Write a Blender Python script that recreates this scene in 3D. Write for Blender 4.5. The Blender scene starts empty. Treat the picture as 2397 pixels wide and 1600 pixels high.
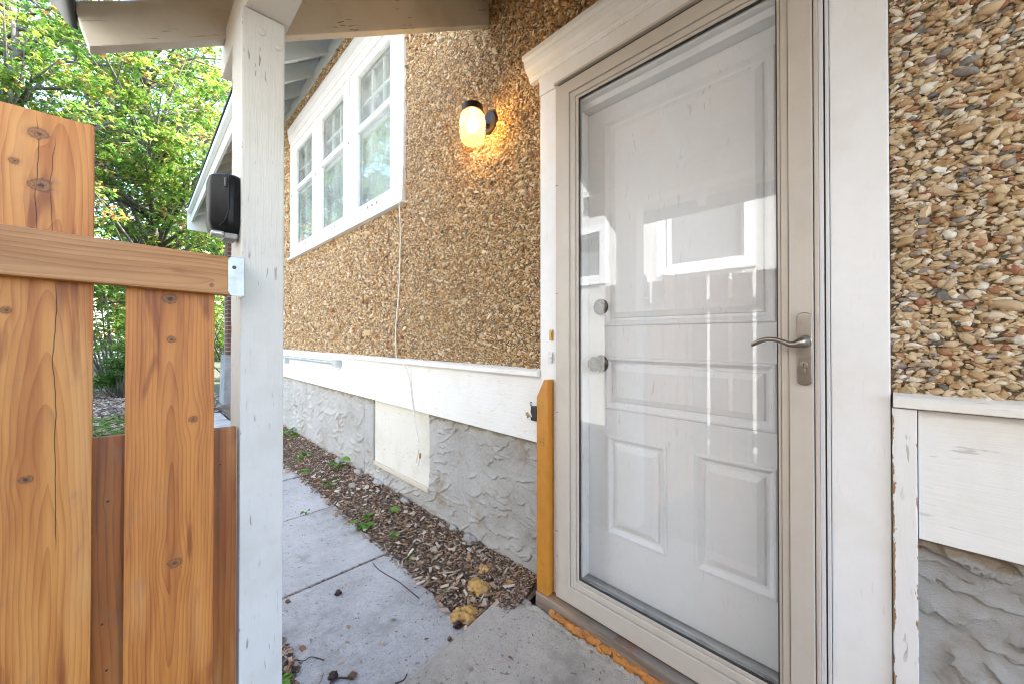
import bpy, bmesh, math, random
import numpy as np
from mathutils import Vector, Matrix
rad = math.radians
sc = bpy.context.scene
rng = np.random.RandomState(7)
random.seed(7)

# ------------------------------------------------------------------ camera
cam_d = bpy.data.cameras.new('camera')
cam_d.sensor_width = 36.0
cam_d.lens = 13.517
cam_d.shift_y = -15.57 / 2397
cam_d.clip_start = 0.02
cam_d.clip_end = 500
cam = bpy.data.objects.new('camera', cam_d)
sc.collection.objects.link(cam)
cam.location = (0, 0, 0)
cam.rotation_euler = (rad(90.418), 0, rad(-44.16))
sc.camera = cam

# ------------------------------------------------------------------ light
SUN_EL, SUN_ROT = 48.0, 128.5
world = bpy.data.worlds.new('World')
sc.world = world
world.use_nodes = True
wn = world.node_tree.nodes
sky = wn.new('ShaderNodeTexSky')
sky.sky_type = 'NISHITA'
sky.sun_disc = False
sky.sun_elevation = rad(SUN_EL)
sky.sun_rotation = rad(SUN_ROT)
sky.air_density = 1.0
sky.dust_density = 0.8
sky.ozone_density = 1.0
world.node_tree.links.new(sky.outputs[0], wn['Background'].inputs[0])
wn['Background'].inputs[1].default_value = 0.15
sun_d = bpy.data.lights.new('sun', 'SUN')
sun_d.energy = 2.4
sun_d.angle = rad(0.6)
sun_d.color = (1.0, 0.975, 0.95)
sun = bpy.data.objects.new('sun', sun_d)
sc.collection.objects.link(sun)
_d = Vector((math.sin(rad(SUN_ROT)) * math.cos(rad(SUN_EL)), math.cos(rad(SUN_ROT)) * math.cos(rad(SUN_EL)), math.sin(rad(SUN_EL))))
sun.rotation_euler = (-_d).to_track_quat('-Z', 'Y').to_euler()
sun.location = (4, -4, 8)
sc.view_settings.view_transform = 'Standard'
sc.view_settings.look = 'None'
sc.view_settings.gamma = 1.0
sc.view_settings.exposure = 3.6
sc.view_settings.use_curve_mapping = False
try:
    sc.cycles.filter_width = 1.0
    sc.cycles.max_bounces = 10
    sc.cycles.diffuse_bounces = 6
    sc.cycles.transparent_max_bounces = 16
    sc.cycles.sample_clamp_indirect = 6
except Exception:
    pass

# ------------------------------------------------------------------ helpers
class MB:
    def __init__(self):
        self.v = []; self.f = []
    def box(self, x0, x1, y0, y1, z0, z1):
        if x0 > x1: x0, x1 = x1, x0
        if y0 > y1: y0, y1 = y1, y0
        if z0 > z1: z0, z1 = z1, z0
        n = len(self.v)
        self.v += [(x0,y0,z0),(x1,y0,z0),(x1,y1,z0),(x0,y1,z0),(x0,y0,z1),(x1,y0,z1),(x1,y1,z1),(x0,y1,z1)]
        self.f += [tuple(n+i for i in q) for q in ((0,3,2,1),(4,5,6,7),(0,1,5,4),(1,2,6,5),(2,3,7,6),(3,0,4,7))]
        return self
    def prism(self, poly, fn, d0, d1):
        """poly of 2D points, fn(a,b,d)->xyz"""
        n = len(self.v); k = len(poly)
        self.v += [fn(a, b, d0) for a, b in poly] + [fn(a, b, d1) for a, b in poly]
        self.f.append(tuple(range(n, n+k))); self.f.append(tuple(range(n+2*k-1, n+k-1, -1)))
        for i in range(k):
            j = (i+1) % k
            self.f.append((n+i, n+k+i, n+k+j, n+j))
        return self
    def tube(self, pts, r, seg=8, caps=True):
        pts = [Vector(p) for p in pts]
        rs = r if isinstance(r, (list, tuple)) else [r]*len(pts)
        n0 = len(self.v); up = None
        for i, p in enumerate(pts):
            t = (pts[min(i+1, len(pts)-1)] - pts[max(i-1, 0)]).normalized()
            if up is None:
                up = Vector((0,0,1)) if abs(t.z) < .9 else Vector((1,0,0))
            a = t.cross(up)
            if a.length < 1e-5: a = t.cross(Vector((0,1,0)))
            a.normalize(); b = t.cross(a).normalized(); up = -b if False else up
            for k in range(seg):
                th = 2*math.pi*k/seg
                self.v.append(tuple(p + (a*math.cos(th) + b*math.sin(th))*rs[i]))
        for i in range(len(pts)-1):
            for k in range(seg):
                j = (k+1) % seg
                self.f.append((n0+i*seg+k, n0+i*seg+j, n0+(i+1)*seg+j, n0+(i+1)*seg+k))
        if caps:
            self.f.append(tuple(n0+k for k in reversed(range(seg))))
            self.f.append(tuple(n0+(len(pts)-1)*seg+k for k in range(seg)))
        return self
    def lathe(self, prof, o, seg=28, axis='Z'):
        """prof: (radius, height) list along axis from o"""
        n0 = len(self.v)
        for r_, h in prof:
            for k in range(seg):
                th = 2*math.pi*k/seg; c, s = r_*math.cos(th), r_*math.sin(th)
                if axis == 'Z': self.v.append((o[0]+c, o[1]+s, o[2]+h))
                elif axis == 'X': self.v.append((o[0]+h, o[1]+c, o[2]+s))
                else: self.v.append((o[0]+c, o[1]+h, o[2]+s))
        for i in range(len(prof)-1):
            for k in range(seg):
                j = (k+1) % seg
                self.f.append((n0+i*seg+k, n0+i*seg+j, n0+(i+1)*seg+j, n0+(i+1)*seg+k))
        self.f.append(tuple(n0+k for k in reversed(range(seg))))
        self.f.append(tuple(n0+(len(prof)-1)*seg+k for k in range(seg)))
        return self
    def obox(self, p0, p1, w, h, wdir=None):
        """bar from p0 to p1, width w along wdir, height h perpendicular"""
        p0, p1 = Vector(p0), Vector(p1); t = (p1-p0).normalized()
        a = Vector(wdir) if wdir else t.cross(Vector((0,0,1)))
        a = (a - t*a.dot(t)).normalized(); b = t.cross(a)
        n = len(self.v)
        for p in (p0, p1):
            for s1, s2 in ((-1,-1),(1,-1),(1,1),(-1,1)):
                self.v.append(tuple(p + a*s1*w/2 + b*s2*h/2))
        self.f += [tuple(n+i for i in q) for q in ((0,1,2,3),(7,6,5,4),(0,4,5,1),(1,5,6,2),(2,6,7,3),(3,7,4,0))]
        return self
    def mesh(self, name, bevel=0, smooth=False, segs=2, sub=0):
        me = bpy.data.meshes.new(name)
        me.from_pydata(self.v, [], self.f)
        bm = bmesh.new(); bm.from_mesh(me)
        bmesh.ops.recalc_face_normals(bm, faces=bm.faces)
        if bevel:
            es = [e for e in bm.edges if len(e.link_faces) == 2 and e.calc_face_angle(0) > .6]
            bmesh.ops.bevel(bm, geom=es, offset=bevel, segments=segs, affect='EDGES', profile=.6)
        bm.to_mesh(me); bm.free()
        if smooth:
            me.shade_smooth()
            if smooth == 'auto':
                me.set_sharp_from_angle(angle=rad(40))
        return me

def link(o):
    sc.collection.objects.link(o); return o

def obj(name, me, m=None, parent=None, kind=None):
    if m is not None and not me.materials: me.materials.append(m)
    o = link(bpy.data.objects.new(name, me))
    if parent is not None:
        o.parent = parent
        w = Vector((0, 0, 0)); p = parent
        while p is not None:
            w += p.location; p = p.parent
        o.location = -w          # meshes are written in world coordinates
    if kind: o['kind'] = kind
    return o

def part(name, mb, m, parent, bevel=0, smooth=False, label=None, kind=None, segs=2):
    o = obj(name, mb.mesh(name, bevel, smooth, segs), m, parent, kind)
    if label: o['label'] = label
    return o

def thing(name, label, cat, loc=(0,0,0), group=None):
    o = link(bpy.data.objects.new(name, None)); o.location = loc
    o.empty_display_size = .1
    o['label'] = label; o['category'] = cat
    if group: o['group'] = group
    return o

def tag(o, label, cat, group=None):
    o['label'] = label; o['category'] = cat
    if group: o['group'] = group
    return o

def np_mesh(name, V, F, col=None, smooth=False):
    me = bpy.data.meshes.new(name)
    V = np.asarray(V, np.float32); F = np.asarray(F, np.int32)
    k = F.shape[1]
    me.vertices.add(len(V)); me.vertices.foreach_set('co', V.ravel())
    me.loops.add(F.size); me.loops.foreach_set('vertex_index', F.ravel())
    me.polygons.add(len(F)); me.polygons.foreach_set('loop_start', np.arange(0, F.size, k, dtype=np.int32))
    try: me.polygons.foreach_set('loop_total', np.full(len(F), k, np.int32))
    except Exception: pass
    me.polygons.foreach_set('use_smooth', np.full(len(F), bool(smooth)))
    me.update(calc_edges=True)
    if col is not None:
        a = me.attributes.new('Col', 'FLOAT_COLOR', 'POINT')
        c = np.ones((len(V), 4), np.float32); c[:, :3] = col
        a.data.foreach_set('color', c.ravel())
    return me

def vnoise(x, y, seed=0):
    """smooth value noise for arrays"""
    xi = np.floor(x).astype(np.int64); yi = np.floor(y).astype(np.int64)
    fx = x-xi; fy = y-yi; fx = fx*fx*(3-2*fx); fy = fy*fy*(3-2*fy)
    def h(a, b):
        n = (a*374761393 + b*668265263 + seed*1442695) & 0x7fffffff
        n = (n ^ (n >> 13)) * 1274126177 & 0x7fffffff
        return ((n ^ (n >> 16)) & 0xffff) / 65535.0
    return (h(xi,yi)*(1-fx)+h(xi+1,yi)*fx)*(1-fy)+(h(xi,yi+1)*(1-fx)+h(xi+1,yi+1)*fx)*fy

# ------------------------------------------------------------------ node helper
class NT:
    def __init__(self, name):
        self.m = bpy.data.materials.new(name); self.m.use_nodes = True
        self.t = self.m.node_tree; self.t.nodes.clear()
        self.out = self.t.nodes.new('ShaderNodeOutputMaterial')
        self._co = None
    def set(self, sock, v):
        if isinstance(v, bpy.types.NodeSocket): self.t.links.new(v, sock)
        elif v is not None:
            if isinstance(v, (tuple, list)) and sock.type == 'RGBA' and len(v) == 3: v = (*v, 1)
            sock.default_value = v
    def n(self, typ, **kw):
        nd = self.t.nodes.new('ShaderNode'+typ)
        for k, v in kw.items():
            if k.startswith('_'): setattr(nd, k[1:], v)
            else:
                key = int(k[1:]) if k[0] == 'i' and k[1:].isdigit() else k.replace('__', ' ')
                self.set(nd.inputs[key], v)
        return nd
    def co(self, scale=(1,1,1), loc=(0,0,0), rot=(0,0,0)):
        if self._co is None: self._co = self.n('TexCoord').outputs['Object']
        return self.n('Mapping', Vector=self._co, Scale=scale, Location=loc, Rotation=rot).outputs[0]
    def noise(self, vec, scale, detail=3, rough=.55, dist=0):
        return self.n('TexNoise', Vector=vec, Scale=scale, Detail=detail, Roughness=rough, Distortion=dist).outputs[0]
    def ma(self, op, a, b=0, c=None, clamp=False):
        nd = self.n('Math', _operation=op, _use_clamp=clamp, i0=a, i1=b)
        if c is not None: self.set(nd.inputs[2], c)
        return nd.outputs[0]
    def step(self, v, a, b, lo=0., hi=1.):
        nd = self.n('MapRange', _interpolation_type='SMOOTHSTEP')
        self.set(nd.inputs[0], v); nd.inputs[1].default_value = a; nd.inputs[2].default_value = b
        nd.inputs[3].default_value = lo; nd.inputs[4].default_value = hi
        return nd.outputs[0]
    def mix(self, f, a, b, mode='MIX'):
        nd = self.n('Mix', _data_type='RGBA', _blend_type=mode)
        self.set(nd.inputs[0], f); self.set(nd.inputs[6], a); self.set(nd.inputs[7], b)
        return nd.outputs[2]
    def ramp(self, f, stops, interp='LINEAR'):
        nd = self.n('ValToRGB', Fac=f); cr = nd.color_ramp; cr.interpolation = interp
        while len(cr.elements) < len(stops): cr.elements.new(.5)
        for e, (p, c) in zip(cr.elements, stops):
            e.position = p; e.color = (*c, 1)
        return nd.outputs[0]
    def bump(self, h, strength=.3, dist=.002, normal=None):
        nd = self.n('Bump', Strength=strength, Distance=dist, Height=h)
        if normal is not None: self.set(nd.inputs['Normal'], normal)
        return nd.outputs[0]
    def bsdf(self, **kw):
        nd = self.n('BsdfPrincipled', **kw)
        self.t.links.new(nd.outputs[0], self.out.inputs[0]); return nd
    def vattr(self, name='Col'):
        return self.n('Attribute', _attribute_name=name).outputs['Color']

GR = {'x': (.06, 1, 1), 'y': (1, .06, 1), 'z': (1, 1, .06)}

def paint(name, base=(.78,.77,.75), grain='z', rough=.5, dirt=.35, chip=None, chipcol=(.19,.115,.055), edges=(), bump=.35, tint=(.62,.57,.46), tint_amt=.3, slope=0):
    t = NT(name)
    if slope:
        t.co(); t._co = t.n('Mapping', Vector=t._co, Rotation=(0, slope, 0)).outputs[0]
    g = t.co(GR[grain]); c = t.co()
    brush = t.noise(g, 260, 3, .6)
    fibre = t.noise(g, 90, 4, .6)
    blot = t.noise(c, 5, 4, .6)
    col = t.mix(t.ma('MULTIPLY', t.step(blot, .45, .75), tint_amt), base, tint)
    mott = t.step(t.noise(c, 28, 5, .7), .3, .8)
    col = t.mix(t.ma('MULTIPLY', mott, .12), col, tuple(v*.72 for v in base))
    # hairline dark scratches and specks along the grain
    sp = t.step(t.noise(t.co(tuple(v*1.0 if v == 1 else .16 for v in GR[grain])), 110, 2, .5), .64, .70)
    zone = t.step(t.noise(c, 7, 2, .5), .42, .7)
    m = t.ma('MULTIPLY', t.ma('MULTIPLY', sp, zone), dirt)
    col = t.mix(m, col, (.16, .13, .10))
    h = t.ma('ADD', t.ma('MULTIPLY', brush, .5), t.ma('MULTIPLY', fibre, 1.0))
    if chip is not None or edges:
        cn = t.noise(t.co(tuple(1 if v == 1 else .35 for v in GR[grain])), 55, 4, .65)
        s = cn
        for (ax1, v1, ax2, v2, k, w) in edges:
            sep = t.n('SeparateXYZ', Vector=t._co)
            d1 = t.ma('ABSOLUTE', t.ma('SUBTRACT', sep.outputs[ax1], v1))
            d2 = t.ma('ABSOLUTE', t.ma('SUBTRACT', sep.outputs[ax2], v2))
            d = t.ma('ADD', d1, d2)
            e = t.ma('MULTIPLY', t.ma('EXPONENT', t.ma('MULTIPLY', d, -1/w)), k)
            s = t.ma('ADD', s, e)
        th = chip if chip is not None else .8
        cm = t.step(s, th, th+.02)
        wood = t.mix(t.noise(g, 130, 3, .6), chipcol, tuple(v*2.4 for v in chipcol))
        col = t.mix(cm, col, wood)
        h = t.ma('SUBTRACT', h, t.ma('MULTIPLY', cm, 1.6))
    t.bsdf(Base__Color=col, Roughness=rough, Normal=t.bump(h, bump, .0015))
    return t.m

def cedar(name, axis='z', across='x', knots=(), center=0., c1=(.62,.275,.064), c2=(.37,.110,.016), slope=.06, z0=0., seed=0., ring=.0075, rough=.55, grey=.25, streak=()):
    """flat-sawn board: ring field bent round knots; knots = (across, along, radius)"""
    t = NT(name)
    t.co()
    sep = t.n('SeparateXYZ', Vector=t._co)
    ix = {'x': 0, 'y': 1, 'z': 2}
    X = sep.outputs[ix[across]]; Z = sep.outputs[ix[axis]]
    cmb = t.n('CombineXYZ', X=X, Y=Z, Z=seed).outputs[0]
    wob = t.noise(t.n('Mapping', Vector=cmb, Scale=(6, 1.6, 1)).outputs[0], 1, 3, .5)
    Xw = t.ma('ADD', X, t.ma('MULTIPLY', t.ma('SUBTRACT', wob, .5), .035))
    kc = None
    for (kx, kz, r) in knots:
        dx = t.ma('SUBTRACT', X, kx); dz = t.ma('SUBTRACT', Z, kz)
        ex = t.ma('POWER', t.ma('ABSOLUTE', t.ma('DIVIDE', dx, r*2.6)), 2)
        ez = t.ma('POWER', t.ma('ABSOLUTE', t.ma('DIVIDE', dz, r*5.5)), 2)
        g = t.ma('EXPONENT', t.ma('MULTIPLY', t.ma('ADD', ex, ez), -1))
        Xw = t.ma('SUBTRACT', Xw, t.ma('MULTIPLY', t.ma('MULTIPLY', dx, g), .85))
        wn_ = t.noise(cmb, 75, 4, .65)
        rr = t.ma('SQRT', t.ma('ADD', t.ma('POWER', t.ma('ABSOLUTE', t.ma('DIVIDE', dx, r)), 2), t.ma('POWER', t.ma('ABSOLUTE', t.ma('DIVIDE', dz, r*.85)), 2)))
        rr = t.ma('ADD', rr, t.ma('MULTIPLY', t.ma('SUBTRACT', wn_, .5), 1.5))
        kc = rr if kc is None else t.ma('MINIMUM', kc, rr)
    A = t.ma('SUBTRACT', Xw, center)
    B = t.ma('ADD', t.ma('MULTIPLY', t.ma('SUBTRACT', Z, z0), slope), t.ma('MULTIPLY', t.noise(t.n('Mapping', Vector=cmb, Scale=(1, 2.2, 1)).outputs[0], 1, 2, .5), .03))
    R = t.ma('SQRT', t.ma('ADD', t.ma('MULTIPLY', A, A), t.ma('MULTIPLY', B, B)))
    fr = t.ma('FRACT', t.ma('DIVIDE', R, ring))
    late = t.ma('POWER', fr, 2.6)
    fine = t.noise(t.n('Mapping', Vector=cmb, Scale=(700, 14, 1)).outputs[0], 1, 2, .6)
    soft = t.noise(t.n('Mapping', Vector=cmb, Scale=(38, 2.0, 1)).outputs[0], 1, 4, .6)
    f = t.ma('ADD', t.ma('MULTIPLY', late, .40), t.ma('ADD', t.ma('MULTIPLY', t.step(soft, .36, .70), .60), t.ma('MULTIPLY', fine, .22)), clamp=True)
    col = t.mix(t.ma('MULTIPLY', f, 1.12, clamp=True), c1, c2)
    red = t.step(t.noise(t.n('Mapping', Vector=cmb, Scale=(26, 3.2, 1), Location=(3, 1, 0)).outputs[0], 1, 3, .5, .8), .56, .70)
    col = t.mix(t.ma('MULTIPLY', red, .8), col, (.22, .050, .008))
    pale = t.step(t.noise(t.n('Mapping', Vector=cmb, Scale=(11, 1.6, 1), Location=(6, 8, 0)).outputs[0], 1, 3, .5, .5), .52, .72)
    col = t.mix(t.ma('MULTIPLY', pale, .45), col, (.72, .40, .15))
    gy = t.step(t.noise(t.n('Mapping', Vector=cmb, Scale=(16, 9, 1), Location=(9, 4, 0)).outputs[0], 1, 4, .6), .58, .80)
    col = t.mix(t.ma('MULTIPLY', gy, grey), col, (.17, .13, .095))
    h = t.ma('ADD', late, t.ma('MULTIPLY', fine, .6))
    for (sx, sz0, sz1, wd) in streak:      # drying cracks along the grain
        wv = t.ma('MULTIPLY', t.ma('SUBTRACT', t.noise(t.n('Mapping', Vector=cmb, Scale=(0, 9, 1), Location=(sx*50, 0, 0)).outputs[0], 1, 2, .5), .5), .018)
        d = t.ma('ABSOLUTE', t.ma('SUBTRACT', t.ma('ADD', X, wv), sx))
        md = t.ma('MULTIPLY', t.step(Z, sz0, sz0+.05), t.step(Z, sz1-.05, sz1, 1, 0))
        cr = t.ma('MULTIPLY', t.step(d, 0, wd, 1, 0), md)
        col = t.mix(cr, col, (.02, .010, .005)); h = t.ma('SUBTRACT', h, t.ma('MULTIPLY', cr, 3))
    if kc is not None:
        kr = t.step(t.noise(cmb, 300, 3, .6), .3, .7)
        kcol = t.mix(kr, (.17, .06, .018), (.34, .14, .04))
        kcol = t.mix(t.step(kc, .1, .55, 1, 0), kcol, (.05, .022, .01))
        halo = t.step(kc, .9, 2.3, 1, 0)
        col = t.mix(t.ma('MULTIPLY', halo, .35), col, (.33, .12, .03))
        col = t.mix(t.step(kc, .75, 1.15, 1, 0), col, kcol)
        rim = t.ma('MULTIPLY', t.step(kc, .88, 1.02), t.step(kc, 1.05, 1.3, 1, 0))
        col = t.mix(t.ma('MULTIPLY', rim, .6), col, (.07, .03, .012))
        h = t.ma('SUBTRACT', h, t.ma('MULTIPLY', rim, 1.5))
    t.bsdf(Base__Color=col, Roughness=rough, Normal=t.bump(h, .25, .0012))
    return t.m

def plain(name, col, rough=.5, metal=0., bump=0, bscale=200, var=.0, **kw):
    t = NT(name)
    c = t.co()
    cc = col
    if var: cc = t.mix(t.ma('MULTIPLY', t.step(t.noise(c, bscale*.25, 4, .6), .3, .75), var), col, tuple(v*.35 for v in col))
    a = dict(Base__Color=cc, Roughness=rough, Metallic=metal)
    if bump: a['Normal'] = t.bump(t.noise(c, bscale, 3, .6), bump, .001)
    nd = t.bsdf(**a)
    for k, v in kw.items(): t.set(nd.inputs[k.replace('__', ' ')], v)
    return t.m

PEB = [(.0,(.46,.34,.20)),(.10,(.55,.42,.27)),(.20,(.64,.55,.41)),(.29,(.38,.24,.11)),(.38,(.72,.66,.55)),(.47,(.52,.38,.23)),
       (.55,(.40,.26,.13)),(.62,(.28,.24,.19)),(.67,(.60,.47,.28)),(.74,(.70,.66,.58)),(.80,(.33,.15,.07)),(.84,(.20,.19,.18)),(.88,(.52,.40,.27)),
       (.92,(.09,.10,.10)),(.935,(.30,.11,.065)),(.955,(.27,.22,.23)),(.97,(.62,.52,.33))]

def pebble_mat(name, by_object, gain=(1,1,1)):
    t = NT(name)
    r = t.n('ObjectInfo').outputs['Random'] if by_object else t.n('Attribute', _attribute_name='rnd').outputs['Fac']
    col = t.ramp(r, PEB, 'CONSTANT')
    c = t.co()
    n = t.noise(c, 180, 4, .65)
    col = t.mix(t.ma('MULTIPLY', t.step(n, .35, .8), .35), col, (.55, .44, .29))
    col = t.mix(1., col, gain, 'MULTIPLY')
    nd = t.bsdf(Base__Color=col, Roughness=.62, Normal=t.bump(t.noise(c, 500, 3, .6), .3, .0008))
    nd.inputs['Specular IOR Level'].default_value = .35
    return t.m

def concrete(name, base=(.40,.39,.37), tint=(.30,.28,.26), speck=.6, scale=1., stain=(.22,.20,.17)):
    t = NT(name); c = t.co()
    a = t.noise(c, 4*scale, 5, .62); b = t.noise(c, 36*scale, 5, .7); d = t.noise(c, 260*scale, 3, .7)
    col = t.mix(t.step(a, .32, .7), base, tint)
    col = t.mix(t.ma('MULTIPLY', t.step(b, .35, .75), .5), col, tuple(v*1.22 for v in base))
    col = t.mix(t.ma('MULTIPLY', t.step(d, .54, .66), speck), col, tuple(v*.5 for v in tint))
    vo = t.n('TexVoronoi', Vector=c, Scale=150*scale, Randomness=1.).outputs['Distance']
    pit = t.ma('MULTIPLY', t.step(vo, .10, .2, 1, 0), t.step(b, .5, .62))
    col = t.mix(pit, col, tuple(v*.30 for v in tint))
    st = t.step(t.noise(c, 3.1, 6, .72), .52, .70)
    col = t.mix(t.ma('MULTIPLY', st, .65), col, stain)
    ck = t.step(t.noise(c, 55, 2, .5), .66, .72)
    col = t.mix(t.ma('MULTIPLY', ck, .7), col, tuple(v*.45 for v in stain))
    sp2 = t.step(t.noise(c, 480, 2, .6), .58, .66)
    col = t.mix(t.ma('MULTIPLY', sp2, .45), col, tuple(v*.42 for v in tint))
    h = t.ma('ADD', t.ma('MULTIPLY', b, .8), t.ma('SUBTRACT', d, t.ma('MULTIPLY', pit, 1.5)))
    t.bsdf(Base__Color=col, Roughness=.85, Normal=t.bump(h, .9, .003))
    return t.m

def glass_mat(name, tint=(.90,.95,.93), boost=1.9, milky=.03):
    t = NT(name)
    g = t.n('NewGeometry')
    dp = t.n('VectorMath', _operation='DOT_PRODUCT', i0=g.outputs['Normal'], i1=g.outputs['Incoming']).outputs['Value']
    k5 = t.ma('POWER', t.ma('SUBTRACT', 1., t.ma('ABSOLUTE', dp)), 5)
    f = t.ma('ADD', .04*boost, t.ma('MULTIPLY', k5, .8), clamp=True)
    tr = t.n('BsdfTransparent', Color=tint).outputs[0]
    gl = t.n('BsdfGlossy', Color=(1,1,1), Roughness=.002).outputs[0]
    df = t.n('BsdfDiffuse', Color=(.8,.8,.78)).outputs[0]
    dn = t.ma('MULTIPLY', t.step(t.noise(t.co(), 6, 5, .7), .4, .8), milky)  # patchy whitish diffuse mixed into the pane for a milky look
    m0 = t.n('MixShader', Fac=t.ma('ADD', dn, milky*.4)); t.t.links.new(tr, m0.inputs[1]); t.t.links.new(df, m0.inputs[2])
    m1 = t.n('MixShader', Fac=f); t.t.links.new(m0.outputs[0], m1.inputs[1]); t.t.links.new(gl, m1.inputs[2])
    t.t.links.new(m1.outputs[0], t.out.inputs[0])
    return t.m

def leaf_mat(name, trans=.45, rough=.5):
    t = NT(name)
    col = t.vattr()
    d = t.n('BsdfPrincipled', Base__Color=col, Roughness=rough).outputs[0]
    tl = t.n('BsdfTranslucent', Color=t.mix(.5, col, t.mix(1., col, (1.6, 1.5, .5), 'MULTIPLY'))).outputs[0]
    m = t.n('MixShader', Fac=trans); t.t.links.new(d, m.inputs[1]); t.t.links.new(tl, m.inputs[2])
    t.t.links.new(m.outputs[0], t.out.inputs[0])
    return t.m

def attr_mat(name, rough=.8, bump=.3, bscale=300):
    t = NT(name)
    col = t.vattr(); n = t.noise(t.co(), bscale, 3, .6)
    col = t.mix(t.ma('MULTIPLY', n, .4), col, t.mix(1., col, (.5,.5,.5), 'MULTIPLY'))
    t.bsdf(Base__Color=col, Roughness=rough, Normal=t.bump(n, bump, .001))
    return t.m

# ------------------------------------------------------------------ materials
M = {}
M['casing'] = paint('casing_paint', (.78,.79,.80), 'z', .42, .10, bump=.25)
M['post'] = paint('post_paint', (.66,.65,.63), 'z', .5, .7, chip=.80, edges=((0,.182,1,1.161,.27,.006),(0,.182,1,1.3,.27,.05)), bump=.9, tint=(.50,.47,.41), tint_amt=.5)
M['porch_x'] = paint('porch_paint_crosswise', (.60,.56,.48), 'x', .55, .9, chip=.79, bump=.6, tint=(.46,.40,.30), tint_amt=.6, slope=rad(31.5))
M['porch_y'] = paint('porch_paint_lengthwise', (.66,.62,.54), 'y', .5, .6, chip=.80, bump=.4)
M['soffit'] = paint('soffit_paint', (.62,.50,.33), 'y', .55, .5, bump=.4, tint=(.50,.36,.20), tint_amt=.6)
M['belt'] = paint('belt_paint', (.76,.76,.75), 'y', .5, .3, chip=.84, bump=.6, edges=((1,1.185,2,-.345,.42,.035),))
M['belt_right'] = paint('belt_paint_scuffed', (.76,.77,.76), 'y', .5, .35, chip=.83, bump=.6)
M['cap'] = paint('drip_cap_paint', (.78,.77,.74), 'y', .55, .6, chip=.77, bump=.6)
M['vboard'] = paint('flaking_paint', (.76,.76,.76), 'z', .5, .55, chip=.79, edges=((0,1.232,1,.027,.42,.006),(0,1.232,1,-.013,.30,.006)), bump=.8, chipcol=(.20,.12,.06))
M['panel'] = paint('panel_paint', (.66,.64,.58), 'y', .6, .6, chip=.84, bump=.6, tint=(.52,.47,.36), tint_amt=.5)
M['win'] = paint('window_paint', (.80,.80,.79), 'z', .45, .25, bump=.25)
M['eave'] = paint('eave_paint', (.62,.64,.62), 'x', .5, .3, bump=.3)
M['door'] = paint('door_paint', (.75,.775,.795), 'z', .38, .25, bump=.18, tint=(.72,.72,.71))
M['alu'] = plain('beige_aluminium', (.50,.455,.40), .38, 0, .05, 40, .12)
_t = NT('beige_aluminium_worn'); _c = _t.co()
_a = _t.step(_t.noise(_c, 130, 3, .6), .70, .76); _z = _t.step(_t.noise(_c, 6, 3, .6), .45, .65); _b = _t.noise(_c, 9, 5, .65)
_k = _t.mix(_t.ma('MULTIPLY', _t.step(_b, .4, .75), .35), (.52,.475,.42), (.42,.37,.31))
_k = _t.mix(_t.ma('MULTIPLY', _a, _t.ma('MULTIPLY', _z, .8)), _k, (.14,.10,.07))
_t.bsdf(Base__Color=_k, Roughness=_t.step(_b, .3, .8, .32, .5), Normal=_t.bump(_t.noise(_c, 25, 3, .5), .06, .002))
M['alu'] = _t.m
M['alu_white'] = plain('white_aluminium', (.66,.66,.66), .35, 0, .05, 40, .1)
M['gasket'] = plain('dark_gasket', (.03,.03,.03), .7)
M['sillmetal'] = plain('mill_aluminium', (.60,.60,.59), .4, .15, .15, 60, .5)
M['knob'] = plain('worn_knob_metal', (.07,.07,.068), .30, 1., .1, 120, .4)
M['nickel'] = plain('satin_nickel', (.33,.30,.265), .34, 1., .12, 120, .25)
M['galv'] = plain('galvanised_steel', (.50,.53,.54), .45, .6, .25, 90, .55)
M['pipe'] = plain('painted_pipe', (.50,.52,.53), .45, .2, .1, 60, .3)
M['black'] = plain('black_plastic', (.010,.011,.013), .42, 0, .15, 500, Specular__IOR__Level=.22)
M['iron'] = plain('black_iron', (.012,.012,.012), .4, .3, .2, 200)
M['bronze'] = plain('dark_bronze', (.05,.035,.025), .4, .6, .2, 150, .4)
M['brass'] = plain('tarnished_brass', (.42,.27,.07), .4, .9, .2, 200, .4)
M['cord'] = plain('white_cord', (.78,.75,.68), .6, 0, .1, 200, .3)
M['rubberhose'] = plain('dark_rubber', (.03,.035,.05), .5)
M['glass'] = glass_mat('door_glass', (.985,.985,.985), 1.35, .012)
M['wglass'] = glass_mat('window_glass', (.93,.96,.95), 1.3, .22)
M['curtain'] = plain('sheer_curtain', (.50,.53,.51), .9)
M['blind'] = plain('grey_blind', (.16,.17,.17), .9)
M['room'] = plain('room_shade', (.4,.42,.4), .9)
M['peb'] = pebble_mat('pebble_dash_stone', False)
M['pebl'] = pebble_mat('pebble_dash_stone_golden', False, (.95,.85,.70))
M['pebo'] = pebble_mat('single_pebble', True)
_t = NT('stucco_mortar'); _c = _t.co()
_n = _t.noise(_c, 90, 5, .7)
_t.bsdf(Base__Color=_t.mix(_t.step(_n, .3, .75), (.24,.165,.085), (.075,.048,.024)), Roughness=.9, Normal=_t.bump(_n, .8, .004))
M['mortar'] = _t.m
_t = NT('grey_parging'); _c = _t.co()
_a = _t.noise(_c, 3.2, 5, .65); _b = _t.noise(_c, 420, 3, .7); _d = _t.noise(_c, 17, 4, .6)
_k = _t.mix(_t.step(_a, .3, .7), (.50,.495,.48), (.385,.37,.345))
_k = _t.mix(_t.ma('MULTIPLY', _t.step(_t.noise(_t.co(loc=(4,2,7)), 5.5, 5, .65), .54, .74), .7), _k, (.25,.175,.095))
_sz = _t.n('SeparateXYZ', Vector=_c).outputs[2]
_st = _t.ma('ADD', _sz, _t.ma('MULTIPLY', _t.noise(_c, 11, 4, .65), .10))
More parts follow.
